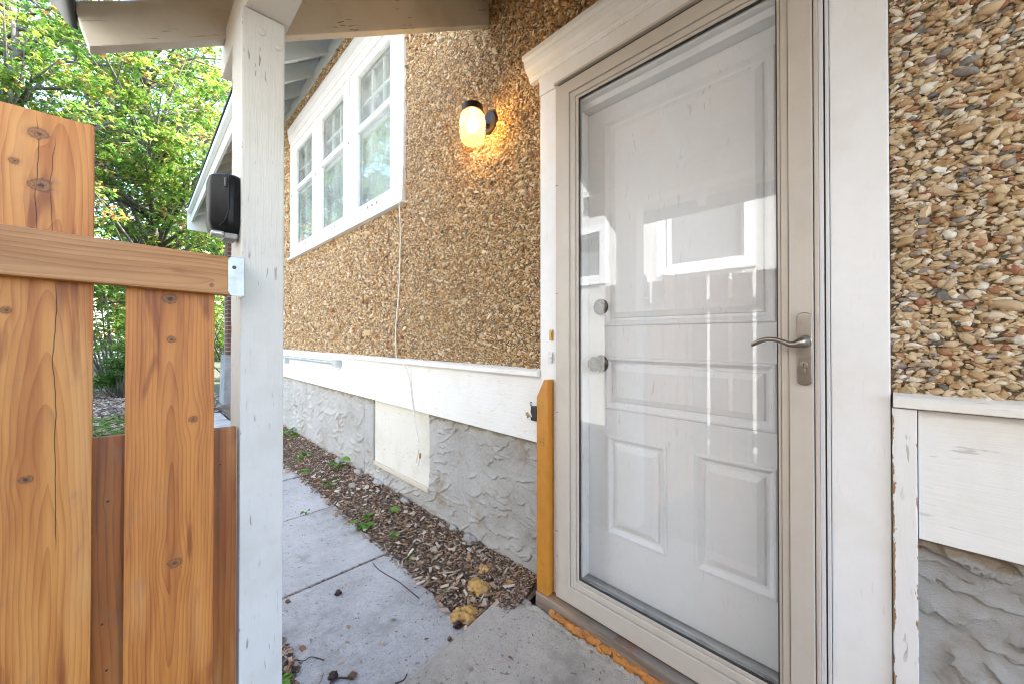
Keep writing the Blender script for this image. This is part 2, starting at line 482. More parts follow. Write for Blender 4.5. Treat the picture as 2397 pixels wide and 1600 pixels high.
_k = _t.mix(_t.ma('MULTIPLY', _t.step(_st, -.44, -.425), .65), _k, (.26,.18,.09))
_k = _t.mix(_t.ma('MULTIPLY', _t.step(_st, -1.02, -.98, 1, 0), .55), _k, (.25,.19,.13))
_k = _t.mix(_t.ma('MULTIPLY', _t.step(_d, .45, .8), .4), _k, (.50,.50,.48))
_k = _t.mix(_t.ma('MULTIPLY', _t.step(_b, .62, .75), .4), _k, (.16,.14,.12))
_t.bsdf(Base__Color=_k, Roughness=.85, Normal=_t.bump(_t.ma('ADD', _b, _t.noise(_c, 90, 5, .75)), 1., .005))
M['parge'] = _t.m
M['paver'] = concrete('paver_concrete', (.50,.485,.475), (.36,.345,.335), .9)
M['step'] = concrete('doorstep_concrete', (.45,.405,.35), (.33,.29,.24), .7)
M['basec'] = concrete('footing_concrete', (.33,.33,.33), (.2,.2,.2))
_t = NT('bed_soil'); _c = _t.co()
_n = _t.noise(_c, 30, 6, .7)
_t.bsdf(Base__Color=_t.mix(_n, (.05,.033,.022), (.22,.16,.115)), Roughness=.95, Normal=_t.bump(_t.noise(_c, 120, 5, .7), 1., .006))
M['soil'] = _t.m
_t = NT('yard_ground'); _c = _t.co()
_n = _t.noise(_c, 2.2, 6, .7)
_k = _t.mix(_t.step(_n, .42, .58), (.09,.065,.045), (.045,.075,.028))
_k = _t.mix(_t.step(_t.noise(_c, 28, 4, .7), .5, .7), _k, (.15,.115,.085))
_t.bsdf(Base__Color=_k, Roughness=.95, Normal=_t.bump(_t.noise(_c, 40, 5, .7), 1., .03))
M['ground'] = _t.m
M['chip'] = attr_mat('mulch_chip')
M['leaf'] = leaf_mat('tree_leaf', .6)
M['weed'] = leaf_mat('weed_leaf', .3, .4)
M['bark'] = plain('grey_bark', (.13,.11,.09), .9, 0, 1., 40, .6)
M['stem'] = plain('green_stem', (.16,.15,.05), .6)
M['foam'] = plain('yellow_foam', (.58,.34,.10), .6, 0, .9, 110, .75)
M['foam_o'] = plain('orange_foam', (.50,.19,.03), .5, 0, .5, 70, .5)
M['pod'] = plain('dark_pod', (.045,.022,.018), .6, 0, .8, 150, .4)
M['pod2'] = plain('brown_pod', (.15,.08,.035), .6, 0, .8, 150, .4)
M['brickmortar'] = plain('brick_mortar', (.33,.30,.27), .9, 0, .5, 80, .2)
_t = NT('red_brick')
_r = _t.n('ObjectInfo').outputs['Random']
_t.bsdf(Base__Color=_t.mix(_t.noise(_t.co(), 50, 4, .6), _t.ramp(_r, [(0,(.20,.065,.04)),(.4,(.14,.05,.04)),(.8,(.10,.05,.045))]), (.09,.04,.03)), Roughness=.85)
M['brick'] = _t.m
M['roof'] = plain('asphalt_shingle', (.05,.05,.05), .9, 0, 1., 60, .3)
M['cream'] = plain('cream_stucco', (.60,.585,.53), .9, 0, .6, 120, .25)
M['sillwood'] = cedar('weathered_sill', 'y', 'z', (), -1.2, (.27,.235,.20), (.15,.115,.09), .01, 0, 3., .006, .8, .6)
M['baseboard_wood'] = cedar('dark_backboard', 'x', 'z', ((-.45,-.0,.004),(-.39,.05,.004)), -.9, (.22,.085,.025), (.11,.038,.012), .05, 0., 5., .02, .6, .5)
M['back'] = cedar('dark_back_picket', 'z', 'x', ((-.045,-.345,.003),), .05, (.36,.115,.018), (.16,.042,.006), .05, 0., 5., .012, .5, .5)
M['picket1'] = cedar('cedar_wide_board', 'z', 'x', ((-.137,.385,.011),(-.134,.288,.013),(-.165,.325,.006),(-.173,.05,.006),(-.149,-.262,.0075)),
                      -.125, slope=.055, z0=-.30, seed=1., streak=((-.115,-.42,.12,.0011),(-.138,.18,.43,.0010),(-.120,.16,.40,.0009)), grey=.6)
M['picket2'] = cedar('cedar_narrow_board', 'z', 'x', ((.050,.086,.011),(.052,-.003,.007),(.060,-.50,.010),(.090,-.185,.008)),
                      .052, c1=(.62,.245,.050), c2=(.31,.082,.011), slope=.05, z0=-.12, seed=4.3, ring=.0065)
M['rail'] = cedar('cedar_rail', 'x', 'z', ((.075,.135,.006),(-.02,.165,.003),(.12,.118,.004)), .13, c1=(.50,.26,.10), c2=(.31,.125,.035), slope=.03, z0=0., seed=8., ring=.008, grey=.35)
M['plank'] = plain('orange_stained_pine', (.52,.215,.022), .45, 0, .3, 60, .28)
M['fence'] = cedar('side_fence_wood', 'z', 'y', (), 0, (.34,.17,.07), (.22,.09,.03), .05, 0, 2., .01)

# ================================================================== HOUSE
XS = 1.262                       # stucco mortar face
house = thing('house', 'pebble-dashed house with white trim, raised belt board and grey parged foundation', 'house', (1.6, 1.0, -1.18))

# openings: door Y .045...1.09 (casing covers), window Y 2.33..4.92
w = MB()
w.box(XS, 1.46, -3.0, .06, -.13, 2.70)
w.box(XS, 1.46, .06, 1.08, 1.10, 2.70)
w.box(XS, 1.46, 1.08, 2.34, -.13, 2.70)
w.box(XS, 1.46, 2.34, 4.90, -.13, .92)
w.box(XS, 1.46, 2.34, 4.90, 2.16, 2.70)
w.box(XS, 1.46, 4.90, 9.2, -.13, 2.70)
wall = part('stucco_wall', w, M['mortar'], house)
w = MB()
w.box(1.30, 1.46, -3.0, .06, -1.4, -.131).box(1.30, 1.46, 1.08, 9.2, -1.4, -.131).box(1.32, 1.46, .06, 1.08, -1.4, -1.05)
part('foundation_core', w, M['parge'], house)
w = MB()      # other walls, unlit inside
w.box(1.46, 7.0, 9.0, 9.2, -1.4, 2.56).box(1.46, 7.0, -3.0, -2.8, -1.4, 2.56).box(6.8, 7.0, -2.8, 9.0, -1.4, 2.56)
part('rear_wall', w, M['mortar'], house)
for y0 in (9.201, -3.001):
    pass

# --- pebbles
def ico(jit=.0, sub=False, seed=0):
    bm = bmesh.new(); bmesh.ops.create_icosphere(bm, subdivisions=1, radius=1)
    V = np.array([v.co[:] for v in bm.verts]); F = np.array([[v.index for v in f.verts] for f in bm.faces]); bm.free()
    return V, F
def uvs(seg=7):
    V = [(0,0,1)]
    for ph in (50, 90, 130):
        for k in range(seg):
            th = 2*math.pi*(k+.5*(ph == 90))/seg
            V.append((math.sin(rad(ph))*math.cos(th), math.sin(rad(ph))*math.sin(th), math.cos(rad(ph))))
    V.append((0,0,-1)); F = []
    for k in range(seg):
        j = (k+1) % seg
        F.append((0, 1+k, 1+j)); F.append((1+3*seg, 1+2*seg+j, 1+2*seg+k))
        for b in (0, 1):
            a0 = 1+b*seg; a1 = a0+seg
            F.append((a0+k, a1+k, a1+j)); F.append((a0+k, a1+j, a0+j))
    return np.array(V), np.array(F)

def rot_mats(n, tilt, spin, rs):
    """random rotations: spin about wall normal (X), tilt about in-plane axes"""
    a = rs.normal(0, spin, n); b = rs.normal(0, tilt, n); c = rs.normal(0, tilt, n)
    def Rx(t):
        m = np.zeros((n,3,3)); m[:,0,0] = 1; m[:,1,1] = np.cos(t); m[:,1,2] = -np.sin(t); m[:,2,1] = np.sin(t); m[:,2,2] = np.cos(t); return m
    def Ry(t):
        m = np.zeros((n,3,3)); m[:,1,1] = 1; m[:,0,0] = np.cos(t); m[:,0,2] = np.sin(t); m[:,2,0] = -np.sin(t); m[:,2,2] = np.cos(t); return m
    def Rz(t):
        m = np.zeros((n,3,3)); m[:,2,2] = 1; m[:,0,0] = np.cos(t); m[:,0,1] = -np.sin(t); m[:,1,0] = np.sin(t); m[:,1,1] = np.cos(t); return m
    return Rx(a) @ Ry(b) @ Rz(c)

def stones(rects, shape, rs, jit):
    BV, BF = shape
    P, S, K = [], [], []
    for (y0, y1, z0, z1, dens, size) in rects:
        n = int((y1-y0)*(z1-z0)*dens)
        # stratified positions
        ny = max(1, int(math.sqrt(n*(y1-y0)/(z1-z0)))); nz = max(1, int(n/ny))
        gy, gz = np.meshgrid(np.arange(ny), np.arange(nz)); k = gy.size
        y = y0+(gy.ravel()+rs.rand(k))/ny*(y1-y0); z = z0+(gz.ravel()+rs.rand(k))/nz*(z1-z0)
        s = size*np.exp(rs.normal(0, .36, k))
        P.append(np.stack([np.full(k, XS-.0005), y, z], 1)); S.append(s)
    P = np.concatenate(P); S = np.concatenate(S); n = len(P)
    ax = np.stack([S*rs.uniform(.35,.7,n), S*rs.uniform(.8,1.35,n), S*rs.uniform(.36,.80,n)], 1)
    R_ = rot_mats(n, .40, .50, rs)
    P[:,0] -= ax[:,0]*rs.uniform(-.35,1.15,n)
    V = BV[None]*(1+rs.normal(0, jit, (n, len(BV), 1)))*ax[:,None,:]
    V = np.einsum('nij,nvj->nvi', R_, V)+P[:,None,:]
    F = BF[None]+(np.arange(n)*len(BV))[:,None,None]
    return V.reshape(-1,3), F.reshape(-1,3), n, len(BV), P, S

def stone_obj(name, rects, shape, seed, jit, smooth, m='peb'):
    rs = np.random.RandomState(seed)
    V, F, n, k, P, S = stones(rects, shape, rs, jit)
    me = np_mesh(name, V, F, None, smooth)
    a = me.attributes.new('rnd', 'FLOAT', 'POINT'); a.data.foreach_set('value', np.repeat(rs.rand(n), k).astype(np.float32))
    return obj(name, me, M[m], wall, 'stuff')
UV7 = uvs(7); ICO = ico()
stone_obj('pebble_dash', [(-.24,.024,-.128,1.05,8500,.0068)], UV7, 1, .20, True)
stone_obj('pebble_dash', [(-.24,.024,-.128,1.05,8500,.0066)], ICO, 8, .24, False)
stone_obj('pebble_dash', [(-.55,-.24,-.128,1.05,9000,.0082),(.30,1.10,1.275,1.76,12000,.0070),(1.104,2.300,-.132,1.76,16500,.0059)], ICO, 2, .22, False, 'pebl')
stone_obj('pebble_dash', [(2.300,4.94,-.132,.885,9500,.0080),(2.300,4.94,2.405,2.562,10500,.0080),(1.54,2.30,1.76,2.562,9000,.0080),(4.94,5.6,-.132,2.562,6000,.0098)], ICO, 3, .22, False, 'pebl')
# the largest stones beside the door, one by one
rs = np.random.RandomState(11)
variants = []
for i in range(8):
    V = UV7[0]*(1+rs.normal(0, .14, (len(UV7[0]), 1)))*np.array([.55, 1., rs.uniform(.42,.82)])
    me = np_mesh('pebble', V, UV7[1], None, True); me.materials.append(M['pebo']); variants.append(me)
cand = []
tries = 0
while len(cand) < 290 and tries < 20000:
    tries += 1
    y = rs.uniform(-.165, .018); z = rs.uniform(-.12, .72)
    r_ = rs.uniform(.0085, .0130)
    if all((y-a)**2+(z-b)**2 > (.8*(r_+c))**2 for a, b, c in cand): cand.append((y, z, r_))
for y, z, r_ in cand:
    o = bpy.data.objects.new('pebble', variants[rs.randint(8)]); link(o); o.parent = wall
    o.location = Vector((XS-.004, y, z)); o.scale = (r_, r_, r_)
    o.rotation_euler = (rs.normal(0,.5), rs.normal(0,.3), rs.normal(0,.3))

# --- foundation parging
def parge(name, y0, y1, z0, z1, res, X, seed, parent, nst, holes=(), h=.011):
    rs = np.random.RandomState(seed)
    ny, nz = int((y1-y0)/res)+1, int((z1-z0)/res)+1
    Y, Z = np.meshgrid(np.linspace(y0, y1, ny), np.linspace(z0, z1, nz))
    H = .006*vnoise(Y*5, Z*5, seed)+.005*vnoise(Y*17, Z*17, seed+1)+.0022*vnoise(Y*60, Z*60, seed+2)+.0012*vnoise(Y*130, Z*130, seed+8)
    for _ in range(nst):
        cy, cz = rs.uniform(y0, y1), rs.uniform(z0, z1)
        a = rs.normal(-.15, .28 if res > .0034 else .55); L = rs.uniform(.035,.12)*(1 if res > .0034 else .6); W = rs.uniform(.014,.042); hh = h*rs.uniform(.5,1.2)
        if rs.rand() < .08: a += 1.3
        s = ((Y-cy)*math.cos(a)+(Z-cz)*math.sin(a))/L; t = (-(Y-cy)*math.sin(a)+(Z-cz)*math.cos(a))/W
        wav = .35*(vnoise(s*3+cy*40, s*0+cz*30, seed+5)-.5)*2 + .25*(vnoise(s*11+cy*90, s*0+cz*70, seed+6)-.5)
        lo = -1+.55*s*s+wav
        env = np.clip(1-s*s, 0, 1)**.5
        ramp = np.clip((1-t)/(1-lo+1e-6), 0, 1)**1.3
        m = (np.abs(s) < 1) & (t > lo) & (t < 1)
        H = np.where(m, np.maximum(H, H*.55+hh*ramp*env), H)
    V = np.stack([X-H.ravel(), Y.ravel(), Z.ravel()], 1)
    i = np.arange(ny*nz).reshape(nz, ny)
    F = np.stack([i[:-1,:-1], i[:-1,1:], i[1:,1:], i[1:,:-1]], -1).reshape(-1,4)
    if holes:
        cy = V[F,1].mean(1); cz = V[F,2].mean(1); keep = np.ones(len(F), bool)
        for a, b, c, d in holes: keep &= ~((cy > a) & (cy < b) & (cz > c) & (cz < d))
        F = F[keep]
    me = np_mesh(name, V, F[:, ::-1], None, True)
    return obj(name, me, M['parge'], parent)
found = parge('foundation_wall', 1.075, 3.0, -1.20, -.452, .0036, 1.290, 3, house, 240, holes=[(2.045,2.805,-.945,-.3)])
parge('foundation_wall', 3.0, 5.7, -1.20, -.452, .009, 1.290, 4, house, 260, h=.014)
parge('foundation_wall', -.55, -.005, -1.22, -.43, .0030, 1.286, 6, house, 190, h=.015)
f = MB().box(1.283,1.30, 2.046,2.804, -.944,-.452)
part('basement_panel', f, M['panel'], house, .002, label='flat white painted panel closing the basement window')
part('panel_stop', MB().box(1.268,1.282, 2.046,2.80, -.942,-.915), paint('cream_strip', (.55,.50,.41), 'y', .5, .3), house, .002)
part('panel_stop', MB().box(1.270,1.290, 2.806,2.835, -.945,-.456), M['parge'], house, .004)

# --- belt course
def wavy_board(name, X0, X1, y0, y1, z0, z1, m, parent, bev=.003):
    b = MB().box(X0, X1, y0, y1, z0, z1)
    return part(name, b, m, parent, bev)
wavy_board('belt_board', 1.250, 1.30, 1.104, 9.0, -.455, -.160, M['belt'], house)
wavy_board('belt_board', 1.252, 1.30, -2.9, -.0145, -.447, -.160, M['belt_right'], house)
def cap_mesh(y0, y1, top, n):
    b = MB(); 
    prof = [(1.222,-.024),(1.222,-.006),(1.232,0),(1.262,.008),(1.262,-.024)]
    b.prism([(x, top+z) for x, z in prof], lambda a, c, d: (a, d, c), y0, y1)
    return b
part('drip_cap', cap_mesh(1.106, 9.0, -.140, 0), M['cap'], house, .002)
part('drip_cap', cap_mesh(-2.9, .0245, -.131, 0), M['cap'], house, .002)
part('corner_board', MB().box(1.232, 1.285, -.013, .0265, -1.12, -.158), M['vboard'], house, .002, label='narrow white board with flaking paint showing brown wood')

# --- door casing
cs = part('door_casing', MB().box(1.240, 1.30, 1.003, 1.102, -1.05, 1.040), M['casing'], house, .003)
part('casing_board', MB().box(1.2395, 1.30, .0285, .134, -1.25, 1.040), M['casing'], cs, .003)
part('casing_board', MB().box(1.236, 1.30, .0285, 1.104, 1.0415, 1.128), M['casing'], cs, .003)
crown = MB().prism([(1.262,1.118),(1.232,1.118),(1.230,1.127),(1.224,1.133),(1.224,1.142),(1.212,1.150),(1.200,1.163),(1.194,1.180),(1.193,1.192),(1.183,1.196),(1.181,1.214),(1.262,1.232)],
                   lambda a, c, d: (a, d, c), -.02, 1.156)
part('crown_moulding', crown, M['casing'], cs, .0015)

# --- front door (inner)
XD = 1.318
door = part('front_door', MB().box(XD, XD+.045, .11, .925, -.955, .93), M['door'], house, .002)
def door_panel(y0, y1, z0, z1):
    fr = MB()     # sunken moulding ring: outer proud bead, inner slope, raised field
    o = [(y0,z0),(y1,z0),(y1,z1),(y0,z1)]
    def ring(d): return [(y0+d,z0+d),(y1-d,z0+d),(y1-d,z1-d),(y0+d,z1-d)]
    levels = [(0,XD-.0005),(.004,XD-.006),(.010,XD-.006),(.022,XD+.006),(.030,XD+.007),(.034,XD+.001),(.052,XD-.005)]
    n = 0
    for d, x in levels:
        for (a, b) in ring(d): fr.v.append((x, a, b))
    for i in range(len(levels)-1):
        for k in range(4):
            j = (k+1) % 4; fr.f.append((i*4+k, i*4+j, i*4+4+j, i*4+4+k))
    L = len(levels)-1; fr.f.append((L*4, L*4+1, L*4+2, L*4+3))
    return fr
# recess the slab behind each panel
bm = bmesh.new(); bm.from_mesh(door.data)
bm.free()
panels = [(.262,.835,.045,.850),(.262,.830,-.275,-.072),(.585,.822,-.757,-.375),(.262,.492,-.757,-.375)]
# rebuild the slab as stiles and rails so panels sit in real openings
d2 = MB()
ys = [.11,.262,.492,.585,.822,.925]
d2.box(XD, XD+.045, .11, .262, -.955, .93)
d2.box(XD, XD+.045, .835, .925, -.955, .93)
d2.box(XD, XD+.045, .262, .835, .850, .93)
d2.box(XD, XD+.045, .262, .835, -.072, .045)
d2.box(XD, XD+.045, .830, .835, -.275, -.072)
d2.box(XD, XD+.045, .262, .835, -.375, -.275)
d2.box(XD, XD+.045, .822, .835, -.757, -.375)
d2.box(XD, XD+.045, .492, .585, -.757, -.375)
d2.box(XD, XD+.045, .262, .835, -.955, -.757)
door.data = d2.mesh('front_door'); door.data.materials.append(M['door'])
for p in panels:
    part('door_panel', door_panel(*p), M['door'], door)
k = MB().lathe([(.0,-.001),(.030,-.001),(.033,-.006),(.031,-.012),(.020,-.016),(.018,-.026),(.0,-.026)], (XD,.846,.122), 28, 'X')
part('deadbolt', k, M['knob'], door, 0, 'auto')
k = MB().lathe([(.0,-.001),(.031,-.001),(.034,-.006),(.030,-.012),(.013,-.017),(.012,-.030),(.023,-.036),(.029,-.046),(.029,-.056),(.023,-.064),(.012,-.066),(.011,-.063),(.0,-.063)], (XD,.846,-.100), 28, 'X')
part('knob', k, M['knob'], door, 0, 'auto')
# jamb and stops inside the storm door
jb = MB().box(1.246, 1.40, .9255, 1.0025, -1.0, .985).box(1.246, 1.40, .1345, .1545, -1.0, .985).box(1.246, 1.40, .1545, .9255, .9305, .985)
jb.box(1.270, 1.316, .905, .9255, -.95, .93).box(1.270, 1.316, .155, .175, -.95, .93).box(1.270, 1.316, .175, .905, .905, .93)
part('door_jamb', jb, M['door'], house, .002)
th = MB().box(1.246, 1.40, .155, .925, -1.02, -.968)
th.box(1.262, 1.275, .155, .925, -.968, -.960).box(1.288, 1.296, .155, .925, -.968, -.957)
part('threshold', th, M['sillmetal'], house, .0015)
part('door_sill', MB().box(1.192, 1.246, .03, 1.088, -1.112, -1.052), M['sillwood'], house, .005, label='weathered grey wooden sill under the storm door')

# --- storm door
sd = MB()
F0, F1 = 1.216, 1.243
# hinge rail / outer frame
sd.box(1.222, 1.244, .989, 1.0022, -1.046, 1.030)
storm = part('storm_door', sd, M['alu'], house, .0015, label='beige aluminium full-view storm door')
def ringbar(name, y0, y1, z0, z1, wl, wr, wt, wb, xa, xb, m, bev=.0025):
    """mitred rectangular ring"""
    b = MB()
    o = [(y0,z0),(y1,z0),(y1,z1),(y0,z1)]
    i = [(y0+wr,z0+wb),(y1-wl,z0+wb),(y1-wl,z1-wt),(y0+wr,z1-wt)]
    for x in (xa, xb):
        for q in (o, i):
            for (a, c) in q: b.v.append((x, a, c))
    for kk in range(4):
        j = (kk+1) % 4
        b.f += [(kk, j, 4+j, 4+kk), (8+kk, 12+kk, 12+j, 8+j), (kk, 8+kk, 8+j, j), (4+kk, 4+j, 12+j, 12+kk)]
    return part(name, b, m, storm, bev)
ringbar('door_frame', .1655, .9875, -1.042, 1.020, .056, .051, .048, .066, 1.218, 1.243, M['alu'])
ringbar('door_frame', .2175, .9305, -.975, .971, .024, .017, .022, .025, 1.223, 1.241, M['alu'], .004)
ringbar('glass_bead', .2355, .9055, -.949, .948, .012, .007, .010, .012, 1.2285, 1.2405, M['alu'], .002)
ringbar('gasket', .2430, .8930, -.9365, .9375, .0025, .0025, .0025, .0025, 1.2305, 1.2395, M['gasket'], 0)
part('glass_pane', MB().box(1.2335, 1.2375, .2445, .8915, -.935, .936), M['glass'], storm)
gp = MB()
for zz in (.62, .18, -.30, -.78):
    gp.box(1.2205, 1.2215, .989, 1.0018, zz, zz+.0015)
part('hinge_seam', gp, M['gasket'], storm)
# latch side frame: pale strip, dark gap, channel
part('latch_jamb', MB().box(1.222, 1.244, .1545, .1635, -1.046, 1.030), M['alu'], storm, .002)
part('latch_jamb', MB().box(1.228, 1.244, .1455, .1540, -1.046, 1.030), M['alu_white'], storm, .001)
part('latch_jamb', MB().box(1.233, 1.246, .1352, .1420, -1.046, 1.036), M['alu_white'], storm, .001)
part('gasket', MB().box(1.239, 1.246, .1418, .1456, -1.046, 1.034), M['gasket'], storm)
part('door_frame', MB().box(1.212, 1.240, .1355, 1.0045, 1.0315, 1.0400), M['alu'], storm, .001)
part('gasket', MB().box(1.228, 1.244, .140, 1.000, 1.0215, 1.0310), M['gasket'], storm)
for (yy, zz) in ((1.0,.9),(1.0,.0),(1.0,-.9)):
    part('screw', MB().lathe([(0,0),(.0032,0),(.0026,-.0014),(0,-.0016)], (1.2216,.9955,zz+.02), 10, 'X'), M['galv'], storm)
# handle: rounded back plate
def rounded(yc, zc, hw, hh, x0, x1, seg=14):
    P = []
    for i in range(seg+1):
        a = math.pi*i/seg; P.append((yc+hw*math.cos(a), zc+hh-hw+hw*math.sin(a)*.8))
    for i in range(seg+1):
        a = math.pi+math.pi*i/seg; P.append((yc+hw*math.cos(a), zc-hh+hw+hw*math.sin(a)*.8))
    return MB().prism(P, lambda a, b, d: (d, a, b), x0, x1)
part('handle_plate', rounded(.1835, -.027, .0155, .095, 1.2085, 1.2175), M['nickel'], storm, .0025, 'auto', segs=3)
lv = MB().tube([(1.2095,.1815,-.008),(1.196,.1815,-.008),(1.186,.183,-.008),(1.178,.188,-.010),(1.175,.197,-.016),(1.174,.208,-.016),(1.174,.222,-.009),(1.174,.238,-.004),(1.174,.254,-.003),(1.175,.268,-.006),(1.177,.281,-.012),(1.178,.289,-.017),(1.178,.293,-.020)],
               [.0125,.0125,.0115,.0105,.0085,.0070,.0062,.0060,.0060,.0060,.0058,.0054,.002], 14)
part('lever', lv, M['nickel'], storm, 0, True)
part('lever_collar', MB().lathe([(0,0),(.0155,0),(.0155,-.003),(.0135,-.005),(0,-.005)], (1.2087,.1815,-.008), 24, 'X'), M['nickel'], storm, 0, 'auto')
part('lock_cylinder', MB().lathe([(0,0),(.0085,0),(.0085,-.0035),(.0078,-.0042),(0,-.0042)], (1.2087,.1835,-.068), 24, 'X').prism([(.1785,-.072),(.1785,-.086),(.1800,-.0905),(.1835,-.0925),(.1870,-.0905),(.1885,-.086),(.1885,-.072)], lambda a, b, d: (d, a, b), 1.2052, 1.2080), M['nickel'], storm, .0006, 'auto')
part('keyhole', MB().lathe([(0,0),(.0016,0),(.0016,-.0004),(0,-.0004)], (1.2044,.1835,-.0655), 12, 'X').box(1.2040,1.2044,.1828,.1842,-.0715,-.066), M['gasket'], storm)

# --- window: frame, three sashes
YW0, YW1 = 2.303, 4.932
wf = MB()
wf.box(1.240,1.34, YW0, 2.418, .905, 2.165)
wf.box(1.240,1.34, 3.215, 3.270, .943, 2.165)
wf.box(1.240,1.34, 4.052, 4.105, .943, 2.165)
wf.box(1.240,1.34, 4.875, YW1, .905, 2.165)
wf.box(1.240,1.34, 2.418, 4.875, 2.163, 2.240)
wf.box(1.2405,1.34, 2.418, 4.875, .905, .943)
frame = part('window_frame', wf, M['win'], house, .002)
part('window_sill', MB().box(1.215,1.30, 2.285, 4.955, .883, .904), M['win'], frame, .003)
part('window_crown', MB().prism([(1.262,2.241),(1.238,2.241),(1.237,2.262),(1.233,2.270),(1.233,2.284),(1.229,2.292),(1.229,2.330),(1.225,2.350),(1.222,2.358),(1.220,2.392),(1.262,2.402)], lambda a, c, d: (a, d, c), 2.255, 4.98), M['win'], frame, .0015)
part('window_head', MB().box(1.2395,1.262, 2.303, 2.4175, 2.166, 2.240).box(1.2395,1.262, 4.876, 4.932, 2.166, 2.240), M['win'], frame, .001)
for si, (a, b) in enumerate(((2.423,3.211),(3.275,4.047),(4.110,4.870))):
    g0, g1 = a+.073, b-.145 if si == 0 else b-.133
    if si == 2: g0, g1 = a+.062, b-.135
    s = MB()
    s.box(1.2445,1.275, a, g0, .947, 2.159); s.box(1.2445,1.275, g1, b, .947, 2.159)
    s.box(1.2445,1.275, g0, g1, 2.085, 2.159); s.box(1.2445,1.275, g0, g1, 1.634, 1.678); s.box(1.2445,1.275, g0, g1, .947, 1.030)
    sash = part('window_sash', s, M['win'], house, .002)
    part('pane', MB().box(1.2585,1.2625, g0-.006, g1+.006, 1.672, 2.091), M['wglass'], sash)
    part('pane', MB().box(1.2585,1.2625, g0-.006, g1+.006, 1.024, 1.640), M['wglass'], sash)
    # inner double-hung sash with small lights above
    q = MB()
    X0, X1 = 1.300, 1.325
    q.box(X0,X1, a-.01, g0+.02, .96, 2.15); q.box(X0,X1, g1-.02+.06, b+.01, .96, 2.15)
    i0, i1 = g0+.02, g1+.04
    q.box(X0,X1, i0, i1, 2.105, 2.15); q.box(X0-.01,X1, i0, i1, 1.62, 1.675); q.box(X0,X1, i0, i1, .96, 1.03)
    for kx in (1, 2):
        yy = i0+(i1-i0)*kx/3; q.box(X0,X1, yy-.012, yy+.012, 1.675, 2.105)
    q.box(X0+.001,X1-.001, i0, i1, 1.878, 1.902)
    part('inner_sash', q, M['win'], sash, .002)
    part('inner_pane', MB().box(1.3105,1.313, i0, i1, 1.03, 2.105), M['wglass'], sash)
    # curtain
    ny = 60; yy = np.linspace(a-.02, b+.02, ny); xx = 1.350+.010*np.sin(yy*95)+.006*np.sin(yy*41+1)
    V = np.concatenate([np.stack([xx, yy, np.full(ny, .95)], 1), np.stack([xx, yy, np.full(ny, 2.17)], 1)])
    F = np.array([(i, i+1, ny+i+1, ny+i) for i in range(ny-1)])
    obj('curtain', np_mesh('curtain', V, F, None, True), M['curtain'], sash)
    for kx in range(3):
        yc = (g0+g1)/2-.078+kx*.078
        part('vent_hole', MB().lathe([(0,0),(.0135,0),(.0135,-.0012),(0,-.0012)], (1.2447,yc,.990), 14, 'X'), plain('vent_grey', (.22,.19,.17), .7) if 'vent' not in M else M['vent'], sash)
    for zz in (1.02,1.34,1.66,1.98):
        hg = MB().tube([(1.2415,a-.002,zz),(1.2415,a-.002,zz+.035)], .0045, 8).box(1.2395,1.2415,a-.016,a+.014,zz+.006,zz+.03)
        part('hinge', hg, M['win'], sash, .0008)
    part('hook', MB().tube([(1.2380,b-.006,1.60),(1.2340,b-.002,1.612),(1.2365,b+.006,1.62),(1.2385,b+.008,1.602)], .0018, 6), M['bronze'], sash, 0, True)
part('room_backing', MB().box(1.44,1.455, 2.30,4.95, .90,2.20), M['room'], house)
part('room_backing', MB().box(1.42,1.455, .06,1.08, -1.05,1.10), M['room'], house)

# --- main eave
part('frieze_board', MB().box(1.247,1.262, -2.9, 9.2, 2.565, 2.70), M['eave'], house, .002)
sl = .73
def eave_z(x): return 2.60+(x-1.2)*sl
y = -2.63
while y < 9.3:
    r_ = MB().prism([(.745, eave_z(.745)), (1.30, eave_z(1.30)), (1.30, eave_z(1.30)+.165), (.745, eave_z(.745)+.165)], lambda a, c, d: (a, d, c), y-.022, y+.022)
    part('rafter_tail', r_, M['eave'], house, .002); y += .425
bx = .70
while bx < 1.38:
    z0 = eave_z(bx)+.167; x1 = bx+.098
    part('soffit_board', MB().prism([(bx,z0),(x1,z0+.098*sl),(x1,z0+.098*sl+.02),(bx,z0+.02)], lambda a, c, d: (a, d, c), -2.95, 9.62), M['eave'], house, .0015)
    bx += .102
part('fascia', MB().box(.715,.742, -2.95, 9.62, 2.235, 2.43), M['eave'], house, .002)
part('eave_gutter', MB().box(.66,.713, -2.95, 9.64, 2.385, 2.46), plain('gutter_white', (.66,.66,.64), .4), house, .006)
part('fascia', MB().box(.66,1.25, 9.625, 9.65, 2.08, 2.20).prism([(.66,2.20),(1.4,2.20),(1.4,2.75),(.66,2.42)], lambda a, c, d: (a, d, c), 9.625, 9.65), M['eave'], house, .002)
part('roof', MB().prism([(.66,2.50),(.66,2.53),(4.3,2.53+3.64*sl),(4.3,2.50+3.64*sl)], lambda a, c, d: (a, d, c), -3.1, 9.7).prism([(4.3,2.50+3.64*sl),(4.3,2.53+3.64*sl),(7.9,2.53),(7.9,2.50)], lambda a, c, d: (a, d, c), -3.1, 9.7), M['roof'], house)
part('gable_wall', MB().prism([(1.3,2.57),(6.9,2.57),(4.3,4.6)], lambda a, c, d: (a, d, c), 9.0, 9.2).prism([(1.3,2.57),(6.9,2.57),(4.3,4.6)], lambda a, c, d: (a, d, c), -3.0, -2.8), M['mortar'], house)

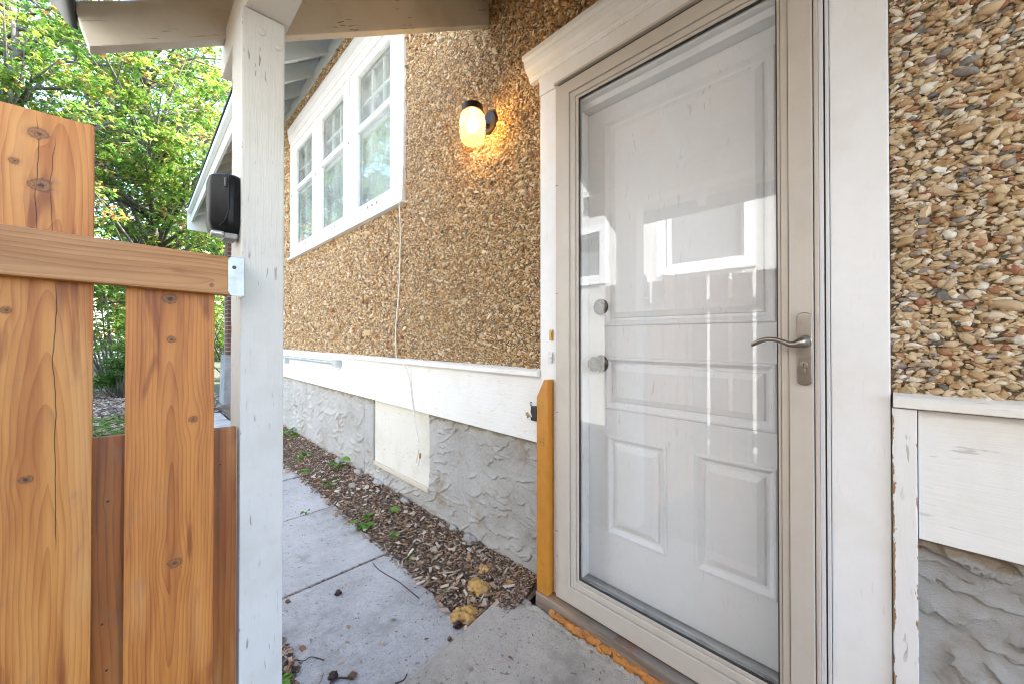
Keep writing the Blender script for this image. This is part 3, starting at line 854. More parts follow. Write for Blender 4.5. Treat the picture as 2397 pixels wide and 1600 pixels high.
# --- brick pillar
pil = thing('brick_pillar', 'dark red brick pillar on a rough concrete pedestal at the far house corner', 'pillar', (1.28, 8.7, -1.2))
PX0, PX1, PY0, PY1 = 1.14, 1.52, 8.5, 8.88
part('pillar_core', MB().box(PX0+.006,PX1-.006,PY0+.006,PY1-.006,-.30,2.3), M['brickmortar'], pil)
part('pedestal', MB().prism([(1.08,-1.25),(1.58,-1.25),(1.56,-.30),(1.10,-.30)], lambda a, c, d: (a, d, c), 8.44, 8.94), M['basec'], pil, .012)
bl = MB().box(0,.183,0,.09,0,.062).mesh('brick', .003); bl.materials.append(M['brick'])
bs = MB().box(0,.09,0,.183,0,.062).mesh('brick', .003); bs.materials.append(M['brick'])
zz = -.298; row = 0
while zz < 2.25:
    # faces seen from the walk: the -Y face and the -X face
    for k2 in range(2):
        x0 = PX0+k2*.192 + (0 if row % 2 == 0 else 0)
        o = bpy.data.objects.new('brick', bl); link(o); o.parent = pil; o.location = Vector((x0+random.uniform(-.001,.001), PY0-.002+random.uniform(-.0015,.0015), zz))-pil.location
    if row % 1 == 0:
        for k2 in range(1, 2):
            o = bpy.data.objects.new('brick', bs); link(o); o.parent = pil; o.location = Vector((PX0-.002, PY0+k2*.192-.096+random.uniform(-.001,.001), zz))-pil.location
    zz += .0745; row += 1

# ================================================================== PORCH
porch = thing('porch_canopy', 'small lean-to porch roof with weathered white rafters over the side door', 'canopy', (.23, 1.23, -1.16))
part('post', MB().box(.182,.278, 1.161,1.300, -1.165,.838), M['post'], porch, .004, label='square white painted post with flaking edges')
part('beam', MB().box(.188,.290, -1.7,1.545, .840,.955), M['porch_y'], porch, .004)
rs_ = (1.571-.747)/(1.249+.095)
def rz(x): return .747+(x+.095)*rs_
RH = .165
for ry in (1.460, .85, .24, -.37, -.98, -1.6):
    xa_ = -.095 if ry == 1.460 else .0
    pr = MB().prism([(xa_, rz(xa_)), (1.258, rz(1.258)), (1.258, rz(1.258)+RH), (xa_-.023, rz(xa_-.023)+.118), (xa_-.023, rz(xa_-.023)+.09)], lambda a, c, d: (a, d, c), ry, ry+.042)
    part('rafter', pr, M['porch_x'], porch, .003)
# roof boards, run parallel to the wall
u0 = -.135
while u0 < 1.255:
    u1 = min(u0+.0935, 1.258)
    za = rz(u0)+RH+.001 if u0 > -.10 else rz(u0)+.119+.046*(u0+.135)/.04
    zb = rz(u1)+RH+.001
    za = rz(u0)+RH+.001
    part('roof_board', MB().prism([(u0+.0015, za), (u1-.0015, zb), (u1-.0015, zb+.019), (u0+.0015, za+.019)], lambda a, c, d: (a, d, c), -1.7, 1.515), M['soffit'], porch, .001)
    u0 += .0955
part('shingles', MB().prism([(-.15, rz(-.15)+RH+.022), (1.262, rz(1.262)+RH+.022), (1.262, rz(1.262)+RH+.040), (-.15, rz(-.15)+RH+.040)], lambda a, c, d: (a, d, c), -1.72, 1.53), M['roof'], porch)
# half-round dark gutter along the eave
gu = [(-.118,.915),(-.118,.812),(-.128,.812),(-.142,.822),(-.152,.842),(-.172,.862),(-.196,.878),(-.204,.912)]
part('gutter', MB().prism(gu, lambda a, c, d: (a, d, c), -1.72, 1.52), M['iron'], porch, 0, 'auto')
bk = MB()
for (x, z) in ((.225,.79),(.262,.77)):
    bk.lathe([(0,0),(.0085,0),(.0085,-.0025),(.005,-.004),(0,-.004)], (x,1.1612,z), 12, 'Y')
part('nail_head', bk, M['post'], porch, 0, 'auto', kind='stuff')

# ================================================================== CEDAR FENCE PANEL
fence = thing('cedar_gate', 'new orange cedar gate of vertical boards hung beside the white post', 'gate', (0, 1.14, -1.16))
def board(x0, x1, zb, zt0, zt1, y0, y1):
    return MB().prism([(x0,zb),(x1,zb),(x1,zt1),(x0,zt0)], lambda a, c, d: (a, d, c), y0, y1)
part('picket', board(-.232,-.066,-1.13,.428,.427,1.140,1.158), M['picket1'], fence, .0015)
part('picket', board(-.020,.1285,-1.13,.16,.16,1.140,1.158), M['picket2'], fence, .0015)
part('picket', board(-.43,-.275,-1.13,.16,.16,1.140,1.158), M['picket2'], fence, .0015)
part('picket', board(-.552,-.455,-1.13,.428,.428,1.140,1.158), M['picket1'], fence, .0015)
part('rail', MB().obox((-.57,1.120,.169),(.164,1.120,.1440),.036,.089,(0,1,0)), M['rail'], fence, .004)
for (xa, xb, zt) in ((-.46,-.25,-.19),(-.105,.022,-.207),(.098,.1785,-.221)):
    part('back_picket', MB().prism([(xa,-1.13),(xb,-1.13),(xb,zt-.002),(xa,zt)], lambda a, c, d: (a, d, c), 1.182, 1.200), M['back'], fence, .002)
part('lower_rail', MB().box(-.57,.178, 1.1585,1.1815, -1.0,-.91), M['back'], fence, .002)
nl = MB()
for (x, z) in ((-.045,-.345),(-.045,-.70),(.145,-.31),(-.052,-.60)):
    nl.lathe([(0,0),(.0022,0),(.0022,-.0008),(0,-.0008)], (x,1.1818,z), 10, 'Y')
part('nail_head', nl, M['gasket'], fence, kind='stuff')
bt = MB().prism([(.148,.108),(.154,.098),(.166,.098),(.180,.099),(.180,.190),(.154,.190),(.148,.182)], lambda a, c, d: (a, d, c), 1.0985, 1.1015)
bt.box(.1785,.1815,1.1015,1.17,.098,.191)
brk = part('bracket', bt, M['galv'], fence, .0008)
part('screw', MB().lathe([(0,0),(.0042,0),(.0035,-.002),(0,-.002)], (.160,1.0984,.165), 12, 'Y'), M['bronze'], brk)

# black box on the post
bb = thing('plastic_box', 'black plastic box with rounded ribbed front mounted on the side of the white post', 'box', (.15, 1.22, .26))
pf = [(.1815,1.250),(.1815,1.168),(.168,1.158),(.155,1.158),(.146,1.166),(.137,1.174),(.126,1.182),(.121,1.194),(.121,1.250)]
bd = MB()
rings = [(.262,.80,.012),(.272,.93,.004),(.290,1.0,0),(.385,1.0,0),(.400,.97,.0),(.405,.90,.004)]
for (z, s, _) in rings:
    for (x, y) in pf:
        bd.v.append((.1815-(.1815-x)*s, 1.25-(1.25-y)*s, z))
k = len(pf)
for i in range(len(rings)-1):
    for j in range(k):
        jj = (j+1) % k; bd.f.append((i*k+j, i*k+jj, i*k+k+jj, i*k+k+j))
bd.f.append(tuple(range(k-1,-1,-1))); bd.f.append(tuple((len(rings)-1)*k+j for j in range(k)))
part('body', bd, M['black'], bb, .002, 'auto')
part('rib', MB().tube([(.158,1.1555,.398),(.1565,1.1545,.37),(.1565,1.1545,.31),(.150,1.158,.285),(.140,1.166,.272)], .0022, 8), M['black'], bb, 0, True)
part('slot', MB().box(.148,.152,1.157,1.165,.370,.392), plain('grey_inset', (.10,.10,.10), .4), bb, .001)
part('button', MB().box(.124,.150,1.168,1.20,.250,.262), plain('silver_button', (.45,.45,.45), .3, .3), bb, .005, 'auto', segs=3)
part('lower_clip', MB().box(.150,.178,1.172,1.23,.246,.261), plain('grey_clip', (.28,.28,.28), .45), bb, .004)

# ================================================================== SMALL FITTINGS ON THE HOUSE WALL
lamp = thing('wall_lamp', 'lit amber glass jar lamp on a dark bronze gooseneck wall bracket', 'wall lamp', (1.25, 1.45, .93))
LX, LY = 1.13, 1.432
part('wall_plate', MB().lathe([(0,0),(.058,0),(.058,-.006),(.050,-.016),(.040,-.018),(0,-.018)], (1.262,1.452,1.075), 32, 'X'), M['bronze'], lamp, 0, 'auto')
part('arm', MB().tube([(1.250,1.452,1.055),(1.225,1.450,1.048),(1.205,1.446,1.060),(1.196,1.443,1.090),(1.188,1.440,1.115),(1.170,1.437,1.126),(1.150,1.434,1.124),(1.135,1.432,1.112)], [.012,.011,.0105,.0105,.0105,.0105,.011,.012], 12), M['bronze'], lamp, 0, True)
part('cap', MB().lathe([(0,.038),(.018,.038),(.040,.034),(.048,.028),(.049,.022),(.049,.0),(.046,-.002),(0,-.002)], (LX,LY,1.068), 36, 'Z'), M['bronze'], lamp, 0, 'auto')
# jar
_t = NT('frosted_amber_glass'); _c = _t.co()
vo = _t.n('TexVoronoi', Vector=_c, Scale=34, Randomness=.25).outputs['Distance']
ringp = _t.ma('SINE', _t.ma('MULTIPLY', vo, 26))
tr_ = _t.n('BsdfTransparent', Color=(1,.90,.66)).outputs[0]
tl_ = _t.n('BsdfTranslucent', Color=(.82,.64,.30), Normal=_t.bump(ringp, .8, .002)).outputs[0]
df_ = _t.n('BsdfPrincipled', Base__Color=(.55,.42,.19), Roughness=.15, Normal=_t.bump(ringp, 1., .003)).outputs[0]
m1 = _t.n('MixShader', Fac=.55); _t.t.links.new(tl_, m1.inputs[1]); _t.t.links.new(df_, m1.inputs[2])
m2 = _t.n('MixShader', Fac=_t.step(ringp, -1, 1, .25, .62)); _t.t.links.new(tr_, m2.inputs[1]); _t.t.links.new(m1.outputs[0], m2.inputs[2])
_t.t.links.new(m2.outputs[0], _t.out.inputs[0])
M['jar'] = _t.m
jr = MB(); seg = 40
prof = [(.045,-.002),(.052,-.008),(.058,-.020),(.060,-.035),(.060,-.100),(.058,-.118),(.050,-.136),(.036,-.147),(.018,-.150),(.0005,-.150)]
for r_, h in prof:
    for k2 in range(seg):
        a = 2*math.pi*k2/seg; jr.v.append((LX+r_*math.cos(a), LY+r_*math.sin(a), 1.066+h))
for i in range(len(prof)-1):
    for k2 in range(seg):
        j = (k2+1) % seg; jr.f.append((i*seg+k2, i*seg+j, (i+1)*seg+j, (i+1)*seg+k2))
part('glass_jar', jr, M['jar'], lamp, 0, True)
_t = NT('bulb_glow')
em = _t.n('Emission', Color=(1,.68,.30,1), Strength=15.).outputs[0]
_t.t.links.new(em, _t.out.inputs[0])
part('bulb', MB().lathe([(.0,.0),(.010,0),(.012,-.020),(.021,-.040),(.026,-.058),(.022,-.076),(.010,-.085),(.0,-.086)], (LX,LY,1.058), 20, 'Z'), _t.m, lamp, 0, True)

db = thing('doorbell_button', 'small brass doorbell button plate, upper one on the left door casing', 'doorbell', (1.236, 1.038, -.01))
part('plate', MB().box(1.2345,1.240, 1.029,1.047, -.010,.034), M['brass'], db, .0015)
part('button', MB().box(1.2315,1.2345, 1.034,1.042, .000,.024), plain('amber_button', (.55,.30,.05), .35), db, .001)
db2 = thing('doorbell_button', 'small white plastic doorbell button with round push, lower one on the left door casing', 'doorbell', (1.236, 1.042, -.08))
part('plate', MB().box(1.230,1.240, 1.030,1.052, -.102,-.058), M['alu_white'], db2, .002)
part('button', MB().lathe([(0,0),(.0065,0),(.006,-.003),(0,-.004)], (1.230,1.041,-.080), 18, 'X'), M['casing'], db2, 0, 'auto')

cond = thing('conduit_pipe', 'grey conduit pipe running along the white belt board under its cap', 'pipe', (1.22, 4.2, -.21))
part('pipe', MB().tube([(1.222,3.47,-.213),(1.222,8.4,-.222)], .015, 14), M['pipe'], cond, 0, 'auto')
part('end_fitting', MB().box(1.200,1.249,3.385,3.475,-.245,-.188), M['pipe'], cond, .004)
part('clip', MB().box(1.204,1.250,4.98,5.0,-.29,-.195), M['pipe'], cond, .002)

cp = [(1.236,2.303,1.12),(1.234,2.303,.92),(1.212,2.300,.892),(1.236,2.33,.70),(1.243,2.352,.48),(1.243,2.365,.30),(1.242,2.395,.12),(1.241,2.405,.02),(1.238,2.39,-.08),(1.218,2.345,-.128),(1.216,2.30,-.15),(1.222,2.245,-.175),(1.240,2.215,-.26),(1.243,2.185,-.40),(1.243,2.145,-.53),(1.243,2.110,-.64),(1.243,2.112,-.70),(1.243,2.135,-.765),(1.243,2.118,-.785),(1.243,2.098,-.745),(1.243,2.090,-.715)]
def smooth_path(P, n=6):
    P = [Vector(p) for p in P]; out = []
    for i in range(len(P)-1):
        a, b, c, d = P[max(i-1,0)], P[i], P[i+1], P[min(i+2,len(P)-1)]
        for k2 in range(n):
            t = k2/n
            out.append(.5*((2*b)+(c-a)*t+(2*a-5*b+4*c-d)*t*t+(3*b-3*c+d-a)*t**3))
    out.append(P[-1]); return out
co_ = obj('cord', MB().tube(smooth_path(cp), .0040, 8).mesh('cord', 0, True), M['cord'])
tag(co_, 'thin white cord hanging from the window corner over the belt board', 'cord')
part('cord_end', MB().tube([(1.243,2.090,-.735),(1.243,2.088,-.705)], .006, 8), M['foam_o'], co_)

gc = thing('gate_catch', 'small black iron gate catch screwed to the white board behind the orange post', 'gate catch', (1.25, 1.14, -.36))
part('catch', MB().prism([(1.118,-.292),(1.150,-.295),(1.153,-.322),(1.140,-.352),(1.118,-.352)], lambda a, c, d: (d, a, c), 1.232, 1.2395), M['iron'], gc, .0015)
part('base_plate', MB().box(1.240,1.2495, 1.106,1.160,-.360,-.346), M['iron'], gc, .001)
part('ring', MB().tube([(1.236,1.153+.006*math.cos(a),-.286+.008*math.sin(a)) for a in np.linspace(0,2*math.pi,13)], .0016, 6), M['iron'], gc, 0, True)

# orange stained stop post beside the door
pk = MB().prism([(1.026,-1.050),(1.086,-1.050),(1.086,-.246),(1.046,-.170),(1.026,-.170)], lambda a, c, d: (d, a, c), 1.198, 1.2385)
plank = obj('wooden_stop', pk.mesh('wooden_stop', .003), M['plank'])
tag(plank, 'orange stained upright timber with a slanted top fixed on the left door casing', 'post')
kn = MB()
for (y, z, r_) in ((1.050,-.28,.0018),(1.056,-.262,.0015),(1.075,-.33,.0012),(1.047,-.44,.0016),(1.070,-.55,.002),(1.052,-.67,.0015),(1.074,-.80,.002),(1.050,-.93,.0018),(1.058,-.96,.0015),(1.066,-.945,.0013),(1.072,-.62,.0012)):
    kn.lathe([(0,0),(r_,0),(r_,-.0005),(0,-.0005)], (1.1980,y,z), 8, 'X')
part('knot', kn, plain('dark_knot', (.12,.035,.01), .6), plank)
def text(body, size, loc, parent, m, rot):
    cu = bpy.data.curves.new('stamp', 'FONT'); cu.body = body; cu.size = size; cu.extrude = .0001
    o = bpy.data.objects.new('stamp', cu); cu.materials.append(m); link(o)
    o.location = loc; o.rotation_euler = rot
    dg = bpy.context.evaluated_depsgraph_get(); me = bpy.data.meshes.new_from_object(o.evaluated_get(dg))
    bpy.data.objects.remove(o)
    me.transform(Matrix.Translation(loc) @ Matrix.Rotation(rot[2], 4, 'Z') @ Matrix.Rotation(rot[0], 4, 'X'))
    return obj('stamp', me, m, parent)
ink = plain('stamp_ink', (.14,.05,.02), .7)
text('0 2 0 1 8', .011, (1.1974, 1.083, -.432), plank, ink, (rad(90), 0, rad(-90)))
text('III', .010, (1.1974, 1.049, -.418), plank, ink, (rad(90), 0, rad(-90)))

# ================================================================== GROUND
gz = -1.215
gd = MB(); gd.v = [(-90,-60,gz),(90,-60,gz),(90,120,gz),(-90,120,gz)]; gd.f = [(0,1,2,3)]
obj('ground', gd.mesh('ground'), M['ground'])['kind'] = 'structure'

path = link(bpy.data.objects.new('path', None)); path['kind'] = 'structure'; path.location = (.6, 2.5, -1.21)
def slab(pts, zt, th=.05, tilt=0.):
    return MB().prism(pts, lambda a, c, d: (a, c, d), zt-th, zt)
rr = random.Random(3)
def uneven(me, seed):
    bm = bmesh.new(); bm.from_mesh(me)
    bm.to_mesh(me); bm.free(); return me
slabs = [([(.330,.55),(.960,.55),(.955,1.25),(.985,1.962),(.405,1.945)], -1.160),
         ([(.402,1.957),(.982,1.975),(.985,2.775),(.395,2.745)], -1.158),
         ([(.395,2.757),(.985,2.788),(.990,3.560),(.390,3.535)], -1.162),
         ([(.385,3.55),(.985,3.575),(.975,4.345),(.38,4.32)], -1.159),
         ([(.37,4.34),(.960,4.365),(.955,5.15),(.36,5.12)], -1.161),
         ([(.36,5.14),(.95,5.165),(.945,5.95),(.35,5.92)], -1.160),
         ([(.35,5.94),(.94,5.965),(.935,6.75),(.34,6.72)], -1.163),
         ([(.34,6.74),(.93,6.765),(.925,7.55),(.33,7.52)], -1.161)]
for p, zt in slabs:
    part('paver', slab(p, zt), M['paver'], path, .009)
part('paver', slab([(-.5,-.4),(.50,-.4),(.52,.535),(-.5,.535)], -1.165), M['paver'], path, .006)

stp = slab([(.30,-1.0),(1.192,-1.0),(1.192,1.20),(1.150,1.242),(.45,1.105),(.30,.9)], -1.118, .075)
st = obj('doorstep', stp.mesh('doorstep', .007), M['step'])
tag(st, 'low worn concrete doorstep slab in front of the storm door', 'doorstep')
# crumbled mortar fillet along the sill
rs = np.random.RandomState(21)
def lump_mesh(name, blobs, rs, amp=.25, res=12, col=None):
    """merged lumpy blobs; each (x,y,z,rx,ry,rz)"""
    Vs, Fs, n0 = [], [], 0
    for (x, y, z, a, b, c) in blobs:
        th = np.linspace(0, math.pi, res); ph = np.linspace(0, 2*math.pi, res*2, endpoint=False)
        T, P_ = np.meshgrid(th, ph, indexing='ij')
        d = np.stack([np.sin(T)*np.cos(P_), np.sin(T)*np.sin(P_), np.cos(T)], -1)
        s_ = rs.rand()*50
        k_ = 1+amp*(vnoise(d[...,0]*2.5+s_, d[...,1]*2.5+d[...,2]*3.1+s_, 3)-.5)*2+amp*.5*(vnoise(d[...,0]*7+s_, d[...,1]*7+d[...,2]*6+s_, 4)-.5)*2
        V = d*k_[...,None]*np.array([a,b,c])+np.array([x,y,z])
        m_ = len(ph); i = np.arange(res*m_).reshape(res, m_)
        F = np.stack([i[:-1,:], i[1:,:], np.roll(i,-1,1)[1:,:], np.roll(i,-1,1)[:-1,:]], -1).reshape(-1,4)
        Vs.append(V.reshape(-1,3)); Fs.append(F+n0); n0 += res*m_
    return np_mesh(name, np.concatenate(Vs), np.concatenate(Fs), None, True)
fil = [(1.178+rs.uniform(-.004,.006), y, -1.119, .016, .028, .010+rs.uniform(0,.006)) for y in np.arange(.05, 1.16, .03)]
part_o = obj('mortar_fillet', lump_mesh('mortar_fillet', fil, rs, .35, 9), M['step'], st)
fb = [(1.190+rs.uniform(-.003,.003), y, -1.100+rs.uniform(-.004,.004), .011+rs.uniform(0,.006), .026, .011+rs.uniform(0,.005)) for y in np.arange(.04, .99, .022)]
tag(obj('foam_bead', lump_mesh('foam_bead', fb, rs, .4, 9), M['foam_o']), 'long orange bead of expanding foam squeezed out under the door sill', 'foam')
def foam(label, c, size, nb, seed):
    r2 = np.random.RandomState(seed); bl = []
    for q in range(nb):
        d = r2.normal(0, 1, 3); d /= np.linalg.norm(d); rr_ = size*r2.uniform(.22, .48)
        bl.append((c[0]+d[0]*size*.62, c[1]+d[1]*size*.75, c[2]+abs(d[2])*size*.35-size*.1, rr_*1.1, rr_*1.2, rr_*.8))
    bl.append((c[0], c[1], c[2], size*.6, size*.65, size*.42))
    o = obj('foam_lump', lump_mesh('foam_lump', bl, r2, .42, 13), M['foam'])
    tag(o, label, 'foam')
foam('yellow expanding foam lump with holes nearest the doorstep edge', (.990,1.285,-1.152), .060, 11, 1)
foam('round yellow foam lump in the middle of the mulch beside the step corner', (1.108,1.345,-1.122), .056, 12, 2)
foam('small broken yellow foam lump lying against the parged foundation', (1.185,1.41,-1.095), .034, 8, 3)
foam('rusty little foam blob at the foot of the orange timber', (1.200,1.235,-1.100), .030, 6, 4)

# soil bed
ny, nx = 220, 26
Yg, Tg = np.meshgrid(np.linspace(1.12, 8.2, ny), np.linspace(0, 1, nx), indexing='ij')
edge = .955+.03*(vnoise(Yg*2.5, Yg*0, 9)-.5)
Xg = edge+(1.31-edge)*Tg
Zg = -1.180+.105*Tg**1.2+.020*(vnoise(Xg*14, Yg*14, 5)-.3)+.012*vnoise(Xg*45, Yg*45, 6)
i = np.arange(ny*nx).reshape(ny, nx)
F = np.stack([i[:-1,:-1], i[:-1,1:], i[1:,1:], i[1:,:-1]], -1).reshape(-1,4)
soil = obj('soil', np_mesh('soil', np.stack([Xg, Yg, Zg], -1).reshape(-1,3), F[:, ::-1], None, True), M['soil'])
soil['kind'] = 'structure'
def soil_z(x, y):
    e = .955; T = min(max((x-e)/(1.31-e), 0), 1)
    return -1.175+.105*T**1.2+.010

CH = np.array([(.27,.165,.10),(.17,.095,.058),(.36,.24,.16),(.10,.055,.036),(.46,.34,.24),(.24,.11,.055),(.28,.24,.21),(.06,.04,.03),(.46,.37,.28),(.12,.07,.045)])
def chips(name, P, L, Wd, seed, pal=CH, flat=.35):
    rs = np.random.RandomState(seed); n = len(P)
    B = np.array([(-1,-1,-1),(1,-.7,-1),(1,.7,-1),(-1,1,-1),(-1,-1,1),(1,-.7,1),(1,.7,1),(-1,1,1)], float)
    BF = np.array([(0,3,2,1),(4,5,6,7),(0,1,5,4),(1,2,6,5),(2,3,7,6),(3,0,4,7)])
    ax = np.stack([L*rs.uniform(.4,1.3,n), Wd*rs.uniform(.5,1.3,n), Wd*rs.uniform(.12,.35,n)], 1)
    a = rs.uniform(0, 2*math.pi, n); b = rs.normal(0, flat, n); c = rs.normal(0, flat, n)
    V = B[None]*ax[:,None,:]*(1+rs.normal(0,.15,(n,8,1)))
    cb, sb = np.cos(b)[:,None], np.sin(b)[:,None]
    V = np.stack([V[...,0]*cb+V[...,2]*sb, V[...,1], -V[...,0]*sb+V[...,2]*cb], -1)
    cc, s2 = np.cos(c)[:,None], np.sin(c)[:,None]
    V = np.stack([V[...,0], V[...,1]*cc-V[...,2]*s2, V[...,1]*s2+V[...,2]*cc], -1)
    ca, sa = np.cos(a)[:,None], np.sin(a)[:,None]
    V = np.stack([V[...,0]*ca-V[...,1]*sa, V[...,0]*sa+V[...,1]*ca, V[...,2]], -1)+P[:,None,:]
    F = BF[None]+(np.arange(n)*8)[:,None,None]
    col = np.repeat(pal[rs.randint(0, len(pal), n)]*rs.uniform(.75,1.25,(n,1)), 8, 0)
    return np_mesh(name, V.reshape(-1,3), F.reshape(-1,4), col)
rs = np.random.RandomState(31)
n = 14000
Y_ = 1.15+(rs.rand(n)**1.7)*4.6; T_ = rs.rand(n)**.8
X_ = .955-.012+.03*rs.rand(n)+.34*T_
Z_ = -1.176+.105*np.clip((X_-.955)/.355,0,1)**1.2+.016+.010*rs.rand(n)
tag(obj('mulch', chips('mulch', np.stack([X_,Y_,Z_],1), .0095, .0036, 32), M['chip']), 'brown shredded bark mulch in the bed against the foundation', 'mulch')['kind'] = 'stuff'
n = 1300
Y_ = rs.uniform(1.25, 2.15, n); X_ = .40-.16*rs.rand(n)+.05*(vnoise(Y_*12, Y_*0, 4)-.3)-.0
tag(obj('leaf_litter', chips('leaf_litter', np.stack([X_-.02*(Y_>1.7),Y_,-1.168+.018*rs.rand(n)],1), .016, .007, 33), M['chip']), 'dead leaves and twigs heaped along the left edge of the pavers', 'leaf litter')['kind'] = 'stuff'
# loose grit on pavers and step
n = 420
Y_ = rs.uniform(.6, 4.5, n); X_ = rs.uniform(.42, .97, n)
Z_ = np.full(n, -1.1575); keep = ~((Y_ < 1.11+.19*(X_-.45)))
tag(obj('grit', chips('grit', np.stack([X_,Y_,Z_],1)[keep], .0038, .0018, 34), M['chip']), 'fine bark crumbs and grit scattered over the pavers', 'debris')['kind'] = 'stuff'
n = 260
Y_ = rs.uniform(.3, 1.15, n); X_ = rs.uniform(.55, 1.18, n); keep = Y_ < 1.09+.19*(X_-.45)
tag(obj('grit', chips('grit', np.stack([X_,Y_,np.full(n,-1.1165)],1)[keep], .0030, .0016, 35), M['chip']), 'fine crumbs scattered over the concrete doorstep', 'debris')['kind'] = 'stuff'
n = 520
Y_ = 1.2+(rs.rand(n)**1.4)*4.4; X_ = rs.uniform(.93, 1.26, n)
Z_ = -1.176+.105*np.clip((X_-.955)/.355,0,1)**1.2+.030
tag(obj('leaf_litter', chips('leaf_litter', np.stack([X_,Y_,Z_],1), .016, .0085, 36, np.array([(.42,.30,.20),(.50,.40,.30),(.30,.17,.09),(.22,.12,.07),(.55,.47,.38)])), M['chip']), 'curled dead leaves lying on top of the bark mulch by the foundation', 'leaf litter')['kind'] = 'stuff'
P = []
for (xa, ya, xb, yb) in ((.40,1.950,.985,1.967),(.395,2.750,.985,2.781),(.39,3.542,.985,3.567),(.38,4.33,.965,4.355)):
    t_ = rs.rand(170); P.append(np.stack([xa+(xb-xa)*t_, ya+(yb-ya)*t_+rs.normal(0,.004,170), np.full(170,-1.166)+.004*rs.rand(170)], 1))
tag(obj('joint_dirt', chips('joint_dirt', np.concatenate(P), .006, .003, 37), M['chip']), 'dark soil and crumbs packed in the paver joints', 'soil')['kind'] = 'stuff'
# broken concrete along the foundation foot
for q, (x, y, a, b, c) in enumerate(((1.262,1.62,.030,.045,.020),(1.27,1.78,.02,.03,.016),(1.262,2.30,.02,.045,.018),(1.265,2.72,.022,.06,.02),(1.262,3.05,.025,.07,.022),(1.255,3.45,.03,.06,.02),(1.16,2.9,.03,.04,.012))):
    o = obj('concrete_fragment', lump_mesh('concrete_fragment', [(x, y, soil_z(x,y)+.012, a, b, c)], np.random.RandomState(q), .45, 8), M['parge'])
    tag(o, ['broken grey concrete chunk nearest the doorstep at the foundation foot', 'tiny concrete chunk just beyond the nearest one at the foundation foot', 'thin concrete chunk below the right end of the white basement panel',
            'concrete chunk below the left end of the white basement panel', 'long crumbled concrete piece just past the basement panel', 'farthest crumbled concrete piece along the foundation', 'flat concrete flake lying out in the mulch'][q], 'rubble')

# weeds
def leaf_me(name, L, W, col, fold=.25, n=6, lob=0.):
    V = []; 
    for i in range(n+1):
        t = i/n; w_ = W*math.sin(math.pi*min(1, t**.75*1.0))*(1-.25*t)+.0004
        zc = -.35*L*t*t
        V += [(L*t, -w_, zc+fold*w_), (L*t, 0, zc), (L*t, w_, zc+fold*w_)]
    F = []
    for i in range(n):
        for j in (0, 1): F.append((3*i+j, 3*i+j+1, 3*i+4+j, 3*i+3+j))
    me = np_mesh(name, V, F, col, True); me.materials.append(M['weed']); return me
LV = [leaf_me('leaf', 1, .34, (.11,.24,.025)), leaf_me('leaf', 1, .42, (.15,.30,.035)), leaf_me('leaf', 1, .28, (.08,.18,.022))]
def weed(label, x, y, h, nl, ls, seed, z=None, spread=.02, cat='weed'):
    r2 = random.Random(seed); z = soil_z(x, y) if z is None else z; nl = int(nl*1.8)
    t = thing('weed_plant', label, cat, (x, y, z), 'weeds growing in the bed and paver joints')
    s = MB(); tips = []
    ns = max(1, nl//4)
    for k2 in range(ns):
        a = r2.uniform(0, 6.28); tx, ty = x+spread*math.cos(a), y+spread*math.sin(a); hh = h*r2.uniform(.6,1.1)
        s.tube([(x, y, z-.01), ((x*.6+tx*.4), (y*.6+ty*.4), z+hh*.5), (tx, ty, z+hh)], [.0016,.0013,.0008], 5)
        tips.append((tx, ty, z+hh, a))
    part('stem', s, M['stem'], t, 0, True)
    for k2 in range(nl):
        tx, ty, tz, a0 = tips[k2 % ns]; u = r2.uniform(.35, 1)
        o = bpy.data.objects.new('leaf', LV[r2.randrange(3)]); link(o); o.parent = t
        o.location = (spread*math.cos(a0)*u*(tx-x != 0), spread*math.sin(a0)*u, (tz-z)*u)
        sL = ls*r2.uniform(.6, 1.25); o.scale = (sL, sL, sL)
        o.rotation_euler = (r2.uniform(-.3,.3), r2.uniform(-.6,.15), a0+r2.uniform(-1.6,1.6) if k2 >= ns else a0)
weed('broad leafed green weed clump spilling onto the second paver', 1.015, 2.33, .045, 12, .055, 1, spread=.05)
weed('single broad oval leaf weed by the wall behind the largest weed clump', 1.13, 2.28, .055, 2, .060, 2, spread=.02)
weed('upright little weed with stacked round leaves between the big clump and the foam', 1.045, 2.02, .075, 7, .030, 3, spread=.012)
weed('small three-leafed seedling in front of the upright weed', 1.015, 1.78, .035, 6, .026, 4, spread=.012)
weed('tiny pale seedling in the mulch beside the yellow foam', .998, 1.475, .02, 5, .022, 5, spread=.01)
weed('dark broad-leafed weed standing tall against the grey foundation', 1.215, 3.33, .085, 5, .075, 6, spread=.02)
weed('low spreading weed patch beside the third paver', 1.08, 3.12, .03, 14, .045, 7, spread=.06)
weed('pale trailing weed beyond the low spreading patch', 1.10, 3.95, .05, 12, .060, 8, spread=.07)
weed('leafy weed at the foundation foot farthest along the wall', 1.20, 4.75, .08, 10, .085, 9, spread=.05)
weed('seedling sprouting in the gap between second and third pavers', .80, 2.78, .03, 7, .022, 10, z=-1.158, spread=.02)
weed('thin seedling rising beside the white post at the first paver joint', .425, 1.965, .075, 7, .026, 11, z=-1.16, spread=.012)
weed('bright lime leaf weed in the litter left of the first paver', .385, 1.455, .035, 2, .040, 12, z=-1.155, spread=.012)
weed('little green weed at the very bottom of the litter beside the post', .352, 1.44, .03, 5, .026, 13, z=-1.155, spread=.012)
weed('green sprout growing in the mulch between the third and fourth pavers', 1.02, 3.55, .04, 8, .040, 14, spread=.03)

